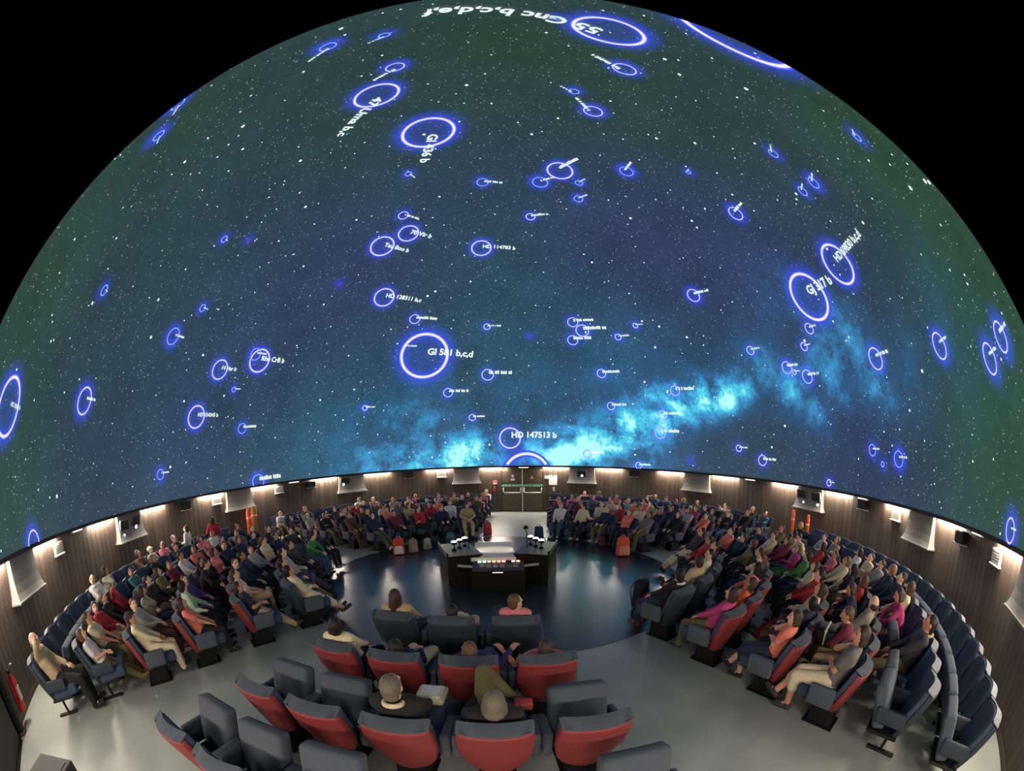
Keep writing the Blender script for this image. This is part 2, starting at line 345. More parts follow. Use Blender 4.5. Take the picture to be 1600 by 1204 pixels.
vent_me = mbox('vent_frame', -.20, .20, -.01, .05, 0, .25, .008, 1); vent_me.materials.append(M['grille'])
slat_me = mbox('slat', -.17, .17, .045, .065, 0, .022); slat_me.materials.append(M['housing'])
vsill_me = mbox('vent_sill', -.22, .22, -.01, .08, -.03, 0, .004, 1); vsill_me.materials.append(M['white'])
for az, lb in ((-62.9, 'small air vent beside the extinguisher wall housing'), (-106.5, 'pale air vent between two-port and plain housings'), (-123.2, 'grey air vent near the blue lens housing'), (-165.8, 'pale air vent beside the fire sign housing'), (75, 'pale air vent over the empty back seats'), (48, 'air vent beside the last cove lamp of the back row')):
    t = empty('air_vent', polar(RW, az, 1.72), radial(az)); tag(t, lb, 'vent', 'air vents on the wall')
    obj('vent_frame', vent_me, t); obj('vent_sill', vsill_me, t)
    for j in range(5): obj('slat', slat_me, t, None, (0, 0, .03 + j * .042))
spk_me = mbox('speaker_cabinet', -.19, .19, -.01, .17, 0, .24, .012, 1); spk_me.materials.append(M['black'])
spg_me = mbox('speaker_grille', -.17, .17, .165, .18, .02, .22, .004, 1); spg_me.materials.append(M['housing_dark'])
spb_me = mbox('speaker_ledge', -.21, .21, -.01, .18, -.025, 0, .004, 1); spb_me.materials.append(M['grille'])
for az, lb in ((57, 'black wall loudspeaker with pale ledge over the empty back seats'), (83.6, 'black wall loudspeaker between red posts housing and pale vent'), (-97.9, 'black wall loudspeaker above the two standing people'), (144.4, 'black wall loudspeaker past the white lens housing'), (-157.3, 'black wall loudspeaker between fire sign and blue lens'), (-131.5, 'black wall loudspeaker beside the blue lens housing')):
    t = empty('wall_loudspeaker', polar(RW, az, 1.76), radial(az)); tag(t, lb, 'loudspeaker', 'loudspeakers under the dome edge')
    obj('speaker_cabinet', spk_me, t); obj('speaker_grille', spg_me, t); obj('speaker_ledge', spb_me, t)
for az, lb in ((-68.3, 'small white night lamp near the extinguisher wall'), (-127.2, 'small white night lamp before the blue lens housing'), (114, 'small white night lamp near the red posts'), (53.4, 'small white night lamp over the empty back seats'), (173.0, 'small night lamp over the double doors'), (84, 'tiny night lamp above the back row loudspeaker')):
    t = empty('night_lamp', polar(RW, az, 2.02), radial(az)); tag(t, lb, 'lamp', 'night lamps under the dome edge')
    obj('lamp_body', mbox('lamp_body', -.24, .24, -.01, .06, 0, .09, .008, 1), t, M['white']); obj('lamp_cover', mbox('lamp_cover', -.22, .22, .02, .075, .01, .08, .01, 2), t, M['nightlight'])
# ---------------------------------------------------------------- the dome and the projected sky
def dome_mesh(na=720, ne=200):
    az = np.linspace(0, 2 * np.pi, na, endpoint=False); el = np.linspace(-.003, np.pi / 2 * .9985, ne)
    A, E_ = np.meshgrid(az, el)
    V = np.stack([10 * np.cos(E_) * np.sin(A), -10 * np.cos(E_) * np.cos(A), HF + 10 * np.sin(E_)], -1).reshape(-1, 3)
    i = np.arange(ne - 1)[:, None] * na; j = np.arange(na)[None, :]; j2 = (j + 1) % na
    Q = np.stack([i + j, i + na + j, i + na + j2, i + j2], -1).reshape(-1, 4)
    V = np.vstack([V, [[0, 0, HF + 10]]])
    T = np.stack([(ne - 1) * na + np.arange(na), np.full(na, len(V) - 1), (ne - 1) * na + (np.arange(na) + 1) % na], 1)
    me = bpy.data.meshes.new('dome'); me.from_pydata(V.tolist(), [], Q.tolist() + T.tolist()); me.update()
    me.polygons.foreach_set('use_smooth', [True] * len(me.polygons))
    return me, V
dome_me, DV = dome_mesh()
C0 = np.array([0, 0, HF])
_ax = np.array(_f)
def px_scale(P):                                # metres per pixel there (across the radial direction)
    v = np.array(P) - CAM; d = float(np.linalg.norm(v)); th = math.acos(max(-1, min(1, float(v @ _ax) / d))); return d / F * math.cos(th / 2)
def blob(px, py, rad, soft=1.):
    P = on_dome(px, py); r = rad * px_scale(P); d = np.linalg.norm(DV - P, axis=1); return np.exp(-(d / r) ** 2 * soft)
# milky way envelope
mw = np.zeros(len(DV))
for px, py, rad, a in ((590, 735, 40, .35), (650, 722, 34, .55), (720, 716, 30, 1.05), (765, 704, 24, .6), (835, 712, 22, .6), (880, 716, 30, 1.0), (915, 705, 28, .95), (950, 690, 26, .85), (985, 668, 26, .85), (1010, 690, 22, .5), (1035, 662, 24, .75), (1060, 634, 26, .85), (1100, 622, 26, .95), (1130, 618, 24, 1.05), (1155, 606, 24, .6), (1190, 575, 40, .3), (900, 672, 24, .5), (855, 690, 24, .5), (990, 640, 24, .5), (1020, 625, 26, .5), (940, 655, 24, .35),
                       (1235, 605, 36, .42), (1270, 640, 34, .3), (1290, 560, 44, .40), (1330, 530, 48, .36), (1370, 600, 46, .34), (1300, 590, 40, .36), (1420, 570, 60, .2), (980, 600, 60, .16), (660, 680, 60, .3), (560, 720, 60, .25), (1000, 720, 50, .3), (1230, 480, 60, .16), (1490, 520, 90, .10), (800, 640, 80, .12)):
    mw = np.maximum(mw, a * blob(px, py, rad * 1.15, .8)) + .16 * a * blob(px, py, rad * 1.7)
mw = np.clip(mw, 0, 1.3)
# overall tint: navy in the middle, green towards the near side, teal low down
tint = np.tile(np.array(srgb('#30465a')), (len(DV), 1))
def mixin(px, py, rad, hexc, a):
    global tint
    k = (a * blob(px, py, rad))[:, None]; tint = tint * (1 - k) + np.array(srgb(hexc)) * k
for px, py, rad, h, a in ((800, 60, 330, '#2b4733', .95), (300, 180, 260, '#2b4636', .9), (1350, 200, 320, '#2d4c33', .95), (560, 200, 220, '#2c4640', .6), (1050, 180, 240, '#2c4638', .7), (60, 450, 260, '#304f3a', .9), (1540, 420, 300, '#2f5338', .95), (1560, 700, 280, '#2e563f', .95), (10, 780, 200, '#2d5545', .8), (250, 420, 200, '#2e4a4a', .6), (780, 500, 150, '#2b5058', .7), (860, 430, 130, '#2c4e58', .5), (480, 700, 220, '#2d6076', .7), (980, 560, 200, '#2e5c80', .6), (560, 430, 130, '#35426a', .8), (960, 380, 110, '#333d66', .8), (1080, 400, 150, '#333f68', .8), (420, 560, 120, '#333f62', .6), (1340, 720, 130, '#2f3f6c', .75), (300, 700, 120, '#33486c', .6), (1200, 420, 120, '#34416c', .6)):
    mixin(px, py, rad, h, a)
# rings: x, y, major radius in pixels, caption, caption length in pixels ('' = a row of tiny unreadable marks)
RINGS = [(663, 555, 37, 'Gl 581 b,c,d', 74), (669, 206, 41, 'Gl 436 b', 82), (588, 148, 36, '47 Uma b,c', 120), (952, 47, 57, '55 Cnc b,c,d,e,f', 290), (1150, 50, 100, '', 0), (1265, 463, 41, 'GJ 317 b', 74), (1310, 412, 36, 'HD 69830 b,c,d', 118),
         (597, 384, 19, 'Tau Boo b', 46), (638, 364, 16, '70 Vir b', 38), (752, 387, 15, 'HD 114783 b', 52), (600, 464, 16, 'HD 128311 b,c', 62), (648, 498, 8, '', 32), (630, 336, 8, '', 24), (829, 338, 7, '', 26), (754, 284, 9, '', 30), (875, 266, 20, '', 40), (844, 284, 12, '', 26), (905, 285, 6, '', 14), (904, 310, 7, '', 18), (979, 267, 11, '', 26), (1076, 268, 4, '', 8),
         (927, 173, 15, '', 40), (897, 142, 8, '', 24), (976, 107, 19, '', 55), (872, 27, 8, '', 30), (617, 104, 15, '', 42), (512, 72, 14, '', 42), (600, 54, 9, '', 28), (638, 271, 5, '', 14), (277, 162, 13, '', 28), (247, 211, 11, '', 20), (350, 373, 6, '', 8), (162, 453, 9, '', 10), (316, 481, 6, '', 12), (270, 525, 14, '', 24), (343, 577, 16, '14 Her b', 34), (405, 563, 19, 'Rho CrB b', 48), (399, 553, 10, '', 20),
         (306, 651, 18, 'HD 154345 b', 48), (378, 669, 8, '', 26), (365, 608, 4, '', 12), (131, 626, 22, '', 30), (12, 635, 48, 'HD 33564 b', 52), (250, 741, 8, '', 18), (403, 752, 11, '', 42), (52, 850, 22, '', 0), (700, 613, 7, '', 30), (762, 585, 9, '', 36), (761, 510, 5, '', 20), (570, 637, 4, '', 15), (738, 652, 5, '', 18), (632, 541, 4, '', 18), (797, 684, 16, 'HD 147513 b', 72), (823, 744, 36, '', 0),
         (895, 503, 8, '', 30), (910, 516, 10, '', 36), (895, 531, 8, '', 30), (966, 526, 5, '', 18), (993, 508, 4, '', 12), (940, 583, 7, '', 26), (955, 634, 6, '', 22), (1055, 610, 8, '', 32), (1036, 648, 7, '', 26), (1032, 676, 9, '', 32), (918, 709, 6, '', 26), (998, 727, 5, '', 18), (1084, 461, 11, '', 28), (1173, 547, 7, '', 18), (1155, 700, 5, '', 16), (1192, 719, 8, '', 26),
         (1150, 333, 13, '', 32), (1209, 239, 9, '', 22), (1255, 298, 9, '', 20), (1272, 285, 11, '', 24), (1340, 213, 9, '', 18), (1265, 513, 9, '', 18), (1257, 541, 7, '', 14), (1230, 574, 10, '', 26), (1262, 588, 11, '', 26), (1242, 581, 4, '', 12), (1369, 560, 18, '', 38), (1469, 540, 22, '', 34), (1548, 560, 26, '', 40), (1565, 526, 26, '', 46), (1364, 703, 9, '', 18), (1405, 717, 13, '', 24), (1380, 725, 4, '', 0), (1296, 754, 5, '', 12), (1580, 829, 20, '', 24), (388, 374, 3, '', 0), (530, 443, 3, '', 0), (828, 525, 3, '', 0), (1080, 720, 3, '', 0)]
glow = np.zeros((len(DV), 3))
for (px, py, R, cap_, tl) in RINGS:
    P = on_dome(px, py); Rm = R * px_scale(P); d = np.linalg.norm(DV - P, axis=1)
    s = max(.36 * Rm, .15); far = np.exp(-np.clip(np.abs(d - Rm), 0, None) ** 2 / (s * s)); far = np.where(d < Rm, np.maximum(far, .32), far)
    a = 1.0 if R > 9 else .6
    if R < 4: a = .5
    glow = np.maximum(glow, (far * a)[:, None] * np.array((.012, .02, .50)))
for nm, arr in (('tint', tint), ('glow', glow)):
    at = dome_me.color_attributes.new(nm, 'FLOAT_COLOR', 'POINT'); at.data.foreach_set('color', np.hstack([arr, np.ones((len(arr), 1))]).astype(np.float32).ravel())
at = dome_me.attributes.new('milky', 'FLOAT', 'POINT'); at.data.foreach_set('value', mw.astype(np.float32))
def dome_material():
    m = bpy.data.materials.new('projected_sky'); m.use_nodes = True; nt = m.node_tree; N = nt.nodes; L = nt.links; N.clear()
    out = N.new('ShaderNodeOutputMaterial'); em = N.new('ShaderNodeEmission'); df = N.new('ShaderNodeBsdfDiffuse'); df.inputs[0].default_value = (.10, .10, .10, 1); ads = N.new('ShaderNodeAddShader')
    L.new(em.outputs[0], ads.inputs[0]); L.new(df.outputs[0], ads.inputs[1]); L.new(ads.outputs[0], out.inputs[0])
    def attr(n):
        a = N.new('ShaderNodeAttribute'); a.attribute_name = n; return a
    tc = N.new('ShaderNodeTexCoord')
    def noise(s, d, r=.55):
        n = N.new('ShaderNodeTexNoise'); n.inputs['Scale'].default_value = s; n.inputs['Detail'].default_value = d; n.inputs['Roughness'].default_value = r; L.new(tc.outputs['Object'], n.inputs['Vector']); return n
    def math_(op, a, b=None, c=None):
        n = N.new('ShaderNodeMath'); n.operation = op
        for i, v in enumerate((a, b, c)):
            if v is None: continue
            if hasattr(v, 'type'): L.new(v, n.inputs[i])
            else: n.inputs[i].default_value = v
        return n.outputs[0]
    def vmath(op, a, b=None, sc_=None):
        n = N.new('ShaderNodeVectorMath'); n.operation = op
        L.new(a, n.inputs[0])
        if b is not None: L.new(b, n.inputs[1])
        if sc_ is not None:
            if hasattr(sc_, 'type'): L.new(sc_, n.inputs['Scale'])
            else: n.inputs['Scale'].default_value = sc_
        return n.outputs[0]
    n1 = noise(.55, 8, .6); n2 = noise(9, 4, .7); n3 = noise(.95, 9, .66)
    # faint grain over the sky
    g = math_('MULTIPLY_ADD', n2.outputs['Fac'], 1.0, .28); g = math_('MULTIPLY', g, math_('MULTIPLY_ADD', n1.outputs['Fac'], .9, .55))
    base = vmath('SCALE', attr('tint').outputs['Color'], None, g)
    mwv = math_('MULTIPLY', attr('milky').outputs['Fac'], math_('MULTIPLY_ADD', n3.outputs['Fac'], 3.6, -1.0))
    mwv = math_('MULTIPLY', mwv, math_('MULTIPLY_ADD', n2.outputs['Fac'], .5, .75))
    cr = N.new('ShaderNodeValToRGB'); e = cr.color_ramp.elements; e[0].position = 0; e[0].color = (0, 0, 0, 1); e[1].position = 1; e[1].color = (.42, 1.0, .92, 1)
    for p, c in ((.22, (.004, .05, .13)), (.48, (.02, .24, .50)), (.74, (.06, .60, .76))):
        x = e.new(p); x.color = (*c, 1)
    L.new(mwv, cr.inputs[0])
    tot = vmath('ADD', base, cr.outputs[0]); tot = vmath('ADD', tot, attr('glow').outputs['Color'])
    L.new(tot, em.inputs[0]); em.inputs[1].default_value = 1.0
    return m
dome = obj('ceiling', dome_me, None, dome_material()); tag(dome, 'planetarium dome showing a projected starry sky with ringed stars', kind='structure')

# stars
rng = np.random.default_rng(7)
def star_field():
    verts, faces, cols = [], [], []
    n = 0; P_mw = mw
    while n < 15000:
        a = rng.uniform(0, 2 * math.pi); z = rng.uniform(0.0, 1.0); e = math.asin(z)
        p = np.array([math.cos(e) * math.sin(a), -math.cos(e) * math.cos(a), math.sin(e)])
        P = C0 + p * 9.985
        sz = .0075 + .005 * rng.random(); br = .2 + .8 * rng.random() ** 2
        u = rng.random()
        if u > .95: sz = .015 + .010 * rng.random(); br = .9 + .9 * rng.random()
        if u > .993: sz = .026 + .018 * rng.random(); br = 1.8
        x = np.cross([0, 0, 1.], p); x /= np.linalg.norm(x) + 1e-9; y = np.cross(p, x)
        i0 = len(verts)
        for k in range(6):
            t = k * math.pi / 3; verts.append(P + (x * math.cos(t) + y * math.sin(t)) * sz)
        faces.append(list(range(i0, i0 + 6)))
        h = rng.random(); c = np.array([.75, .92, 1.]) if h < .6 else (np.array([1., .96, .9]) if h < .85 else np.array([.7, 1., .9]))
        cols += [[*(c * br), 1.]] * 6; n += 1
    me = bpy.data.meshes.new('stars'); me.from_pydata([tuple(v) for v in verts], [], faces); me.update()
    at = me.color_attributes.new('star', 'FLOAT_COLOR', 'POINT'); at.data.foreach_set('color', np.array(cols, dtype=np.float32).ravel())
    m = bpy.data.materials.new('star_points'); m.use_nodes = True; nt = m.node_tree; nt.nodes.clear()
    a = nt.nodes.new('ShaderNodeAttribute'); a.attribute_name = 'star'; e = nt.nodes.new('ShaderNodeEmission'); o = nt.nodes.new('ShaderNodeOutputMaterial')
    nt.links.new(a.outputs['Color'], e.inputs[0]); nt.links.new(e.outputs[0], o.inputs[0]); e.inputs[1].default_value = 1
    me.materials.append(m); return me
so = obj('starfield', star_field(), dome); so['kind'] = 'stuff'; so['label'] = 'thousands of tiny projected stars'

# ring markers and captions
M['caption'] = emat('caption_light', (.85, 1., 1.), 1.05)
def tangent(P):
    n = (P - C0) / np.linalg.norm(P - C0); up = np.array([0, 0, 1.]) - n * n[2]; up /= np.linalg.norm(up) + 1e-9
    right = np.cross(n, up); return n, right, up
def dome_pt(P, u, v, R):
    n, r, up = tangent(P); q = n * 10 + r * u + up * v; q /= np.linalg.norm(q); return C0 + q * R
def ring_mesh(P, R, t, core, edge):
    n = 56 if R > .25 else 28
    V = []; Fc = []; cl = []
    for rr, c in ((R - 2.1 * t, (*[x * .35 for x in edge], 1)), (R - 1.1 * t, (*edge, 1)), (R - .6 * t, (*core, 1)), (R + .6 * t, (*core, 1)), (R + 1.1 * t, (*edge, 1)), (R + 2.3 * t, (*[x * .35 for x in edge], 1))):
        for k in range(n):
            a = 2 * math.pi * k / n; V.append(tuple(dome_pt(P, max(rr, .002) * math.cos(a), max(rr, .002) * math.sin(a), 9.975))); cl.append(c)
    for j in range(5):
        for k in range(n): Fc.append((j * n + k, j * n + (k + 1) % n, (j + 1) * n + (k + 1) % n, (j + 1) * n + k))
    Fc = [f for f in Fc if min(V[i][2] for i in f) > HF]           # nothing hangs below the dome edge
    me = bpy.data.meshes.new('ring'); me.from_pydata(V, [], Fc); me.update()
    at = me.color_attributes.new('ringcol', 'FLOAT_COLOR', 'POINT'); at.data.foreach_set('color', np.array(cl, dtype=np.float32).ravel()); return me
M['ringc'] = bpy.data.materials.new('ring_light'); M['ringc'].use_nodes = True; _nt = M['ringc'].node_tree; _nt.nodes.clear()
_a = _nt.nodes.new('ShaderNodeAttribute'); _a.attribute_name = 'ringcol'; _e = _nt.nodes.new('ShaderNodeEmission'); _o = _nt.nodes.new('ShaderNodeOutputMaterial'); _nt.links.new(_a.outputs['Color'], _e.inputs[0]); _nt.links.new(_e.outputs[0], _o.inputs[0])
def caption_mesh(P, R, text, length):
    cu = bpy.data.curves.new('cap', 'FONT'); cu.body = text; cu.size = 1.; cu.offset = .03; cu.resolution_u = 3
    t = bpy.data.objects.new('tmp', cu); COL.objects.link(t); dg = bpy.context.evaluated_depsgraph_get(); me = bpy.data.meshes.new_from_object(t.evaluated_get(dg)); bpy.data.objects.remove(t)
    w_ = max(v.co.x for v in me.vertices); s = length / w_
    for v in me.vertices: v.co = Vector(dome_pt(P, .12 * R + v.co.x * s, .05 * R + v.co.y * s, 9.962))
    me.materials.clear(); return me
def marks_mesh(P, R, length):
    h = min(max(length * .16, .03), .16); V = []; Fc = []; x = 0.; x0 = .25 * R; rs = random.Random(int(R * 1e4))
    while x < length:
        wd = h * rs.uniform(.35, .6); gap = h * (.12 if rs.random() > .2 else .5)
        i = len(V); hh = h * rs.uniform(.7, 1.)
        for u, v in ((0, 0), (wd, 0), (wd, hh), (0, hh)): V.append(tuple(dome_pt(P, x0 + x + u, .15 * R + v, 9.962)))
        Fc.append((i, i + 1, i + 2, i + 3)); x += wd + gap
    me = bpy.data.meshes.new('marks'); me.from_pydata(V, [], Fc); me.update(); return me
for (px, py, R, text, tl) in RINGS:
    P = on_dome(px, py); s = px_scale(P); Rm = R * s
    t = max(.062 * Rm, .013)
    core, edge = ((.95, .88, 1.1), (.10, .16, 1.2)) if (R > 14 or (500 < px < 1300 and py > 320)) else ((.35, .55, 1.2), (.05, .12, .95))
    if R < 4: core, edge = (.14, .10, .8), (.06, .04, .55)
    me = ring_mesh(P, Rm, t, core, edge)
    if len(me.polygons) == 0: continue
    ro = obj('ring_marker', me, dome, M['ringc'])
    if text: obj('caption', caption_mesh(P, Rm, text, tl * s), ro, M['caption'])
    elif tl: obj('caption', marks_mesh(P, Rm, tl * s), ro, M['caption'])
# ---------------------------------------------------------------- seats
TILT = math.radians(24)
def back_slab(name, w_of_t, n0, n1, t0, t1, crown=0., nz=7, nx=7, bulge=.02, oy=-.02, oz=.42):
    """rounded slab standing on the reclined back plane; t = distance up the back, n = thickness direction (towards the rear)"""
    bm = bmesh.new(); up = Vector((0, -math.sin(TILT), math.cos(TILT))); nr = Vector((0, -math.cos(TILT), -math.sin(TILT)))
    o = Vector((0, oy, oz)); fr, bk = [], []
    for i in range(nz):
        t = t0 + (t1 - t0) * i / (nz - 1); rf, rb = [], []
        for j in range(nx):
            u = -1 + 2 * j / (nx - 1); x = u * w_of_t(i / (nz - 1)) / 2
            tt = t - crown * u * u * (i / (nz - 1)) ** 2
            wrap = .045 * u * u                      # the sides wrap forward a little
            rf.append(bm.verts.new(o + up * tt + nr * (n0 - wrap) + Vector((x, 0, 0))))
            rb.append(bm.verts.new(o + up * tt + nr * (n1 + bulge * (1 - u * u) - wrap) + Vector((x, 0, 0))))
        fr.append(rf); bk.append(rb)
    for i in range(nz - 1):
        for j in range(nx - 1):
            bm.faces.new((fr[i][j], fr[i][j + 1], fr[i + 1][j + 1], fr[i + 1][j])); bm.faces.new((bk[i][j], bk[i + 1][j], bk[i + 1][j + 1], bk[i][j + 1]))
        bm.faces.new((fr[i][0], fr[i + 1][0], bk[i + 1][0], bk[i][0])); bm.faces.new((fr[i][-1], bk[i][-1], bk[i + 1][-1], fr[i + 1][-1]))
    for j in range(nx - 1):
        bm.faces.new((fr[0][j], bk[0][j], bk[0][j + 1], fr[0][j + 1])); bm.faces.new((fr[-1][j], fr[-1][j + 1], bk[-1][j + 1], bk[-1][j]))
    bmesh.ops.recalc_face_normals(bm, faces=bm.faces)
    sharp = [e for e in bm.edges if len(e.link_faces) == 2 and e.calc_face_angle() > math.radians(45)]
    bmesh.ops.bevel(bm, geom=sharp, offset=min(.028, abs(n1 - n0) * .3), segments=3, profile=.55, affect='EDGES', clamp_overlap=True)
    return mesh(name, bm, True)
lerp = lambda pts: (lambda t: np.interp(t, [p[0] for p in pts], [p[1] for p in pts]))
cush_w = lerp([(0, .47), (.4, .53), (.85, .54), (1, .49)])
shell_w = lerp([(0, .36), (.12, .46), (.45, .565), (.8, .57), (1, .535)])
ME = {}
for sfx, dt, oy, oz in (('', 0., -.045, .42), ('_tall', .075, .0, .46)):
    ME['cushion' + sfx] = back_slab('back_cushion', cush_w, .01, .082, -.03, .450 + dt, .042, oy=oy, oz=oz); ME['cushion' + sfx].materials.append(M['blue'])
    ME['head_roll' + sfx] = back_slab('head_roll', lerp([(0, .55), (.5, .53), (1, .46)]), .020, .124, .418 + dt, .468 + dt, .048, 4, 9, .012, oy=oy, oz=oz); ME['head_roll' + sfx].materials.append(M['rimlit' if sfx else 'grey'])
    ME['shell' + sfx] = back_slab('back_shell', shell_w, .07, .132, -.17, .445 + dt, .042, oy=oy, oz=oz); ME['shell' + sfx].materials.append(M['red' if not sfx else 'navyshell'])
ME['shell_navy'] = ME['shell'].copy(); ME['shell_navy'].materials.clear(); ME['shell_navy'].materials.append(M['navyshell'])
ME['seat'] = mbox('seat_cushion', -.255, .255, -.02, .45, -.15, .01, .06, 4, smooth=True); ME['seat'].materials.append(M['blue'])
ME['seat_up'] = ME['seat'].copy(); ME['seat_up'].materials.clear(); ME['seat_up'].materials.append(M['grey'])
ME['arm'] = mbox('armrest', -.042, .042, -.06, .27, .32, .55, .035, 3, smooth=True); ME['arm'].materials.append(M['grey'])
ME['arm_slim'] = mbox('armrest', -.024, .024, -.08, .30, .46, .62, .02, 2, smooth=True); ME['arm_slim'].materials.append(M['navyshell'])
bm = bmesh.new(); box(bm, -.13, .13, -.10, .22, .02, .34, .9); box(bm, -.16, .16, -.14, .26, 0, .02); ME['ped'] = mesh('pedestal', bm); ME['ped'].materials.append(M['black'])
ME['frame'] = mbox('seat_frame', -.25, .25, -.06, .34, .30, .335, .012, 1); ME['frame'].materials.append(M['black'])
bm = bmesh.new(); tube(bm, [(0, .02, .33), (0, .06, .03)], .022, 6); ME['leg'] = mesh('leg', bm); ME['leg'].materials.append(M['black'])
ME['foot'] = mbox('foot', -.035, .035, -.14, .24, 0, .03, .008, 1); ME['foot'].materials.append(M['black'])

AX = -6.7; ROWS = [4.45, 5.4, 6.42, 7.3, 8.2, 9.1]
def seat_plan():
    out = {}; asd = lambda w_, r: math.degrees(math.asin(w_ / r))
    for i, r in enumerate(ROWS):
        pitch = .70 if i < 4 else .60; wn, wf, wd = .985, 1.2, 1.5
        for b, (a0, a1) in {'L': (-34.1 - asd(wn, r), -111.3 + asd(wf, r)), 'R': (20.7 + asd(wn, r), 97.9 - asd(wf, r)), 'LF': (-111.3 - asd(wf, r), -186.7 + asd(wd, r)), 'RF': (97.9 + asd(wf, r), 173.3 - asd(wd, r))}.items():
            n = int(round(abs(a1 - a0) * math.pi / 180 * r / pitch)) + 1
            for k in range(n): out[(b, i + 1, k + 1)] = (r, a0 + (a1 - a0) * k / (n - 1))
        if i < 4:
            n = 3 + i; rc = r + (.06 if i == 3 else 0); st = math.degrees(.70 / rc)
            for k in range(n):
                if i == 3 and k in (3, 4): continue
                out[('C', i + 1, k + 1)] = (rc, AX + (k - (n - 1) / 2) * st)
    return out
PLAN = seat_plan()
WHERE = {'L': 'extinguisher wall', 'R': 'open aisle', 'LF': 'orange cylinders', 'RF': 'red posts', 'C': 'middle-block end'}
def place_words(key):
    b, r, k = key; return f'{ORD[k]} from {WHERE[b]}, {ORD[r]} ring'
def make_seat(key, occupied):
    b, row, k = key; r, az = PLAN[key]
    t = empty('theatre_seat', polar(r, az), radial(az))
    red = row in (2, 3, 4)
    tag(t, f"{'occupied' if occupied else 'empty folded'} navy seat{' with red shell' if red else ''}, {place_words(key)}", 'seat', 'navy theatre seats in rings')
    sfx = '' if row <= 4 else '_tall'; dz = 0 if row <= 4 else .04; dy = 0 if row <= 4 else .03
    obj('back_cushion', ME['cushion' + sfx], t); obj('head_roll', ME['head_roll' + sfx], t)
    obj('back_shell', ME['shell' + sfx] if (red or row > 4) else ME['shell_navy'], t)
    if occupied: obj('seat_cushion', ME['seat'], t, None, (0, -.02 + dy, .42 + dz), (math.radians(4), 0, 0))
    else: obj('seat_cushion', ME['seat_up'], t, None, (0, .12 + dy, .36 + dz), (math.radians(74), 0, 0))
    obj('seat_frame', ME['frame'], t)
    if row <= 4:
        obj('pedestal', ME['ped'], t)
        for s in (-1, 1): obj('armrest', ME['arm'], t, None, (s * .305, 0, 0))
    else:
        lg = obj('leg', ME['leg'], t); obj('foot', ME['foot'], lg)
        if k == 1:
            for s in (-1, 1): obj('armrest', ME['arm_slim'], t, None, (s * .277, 0, 0))
    return t

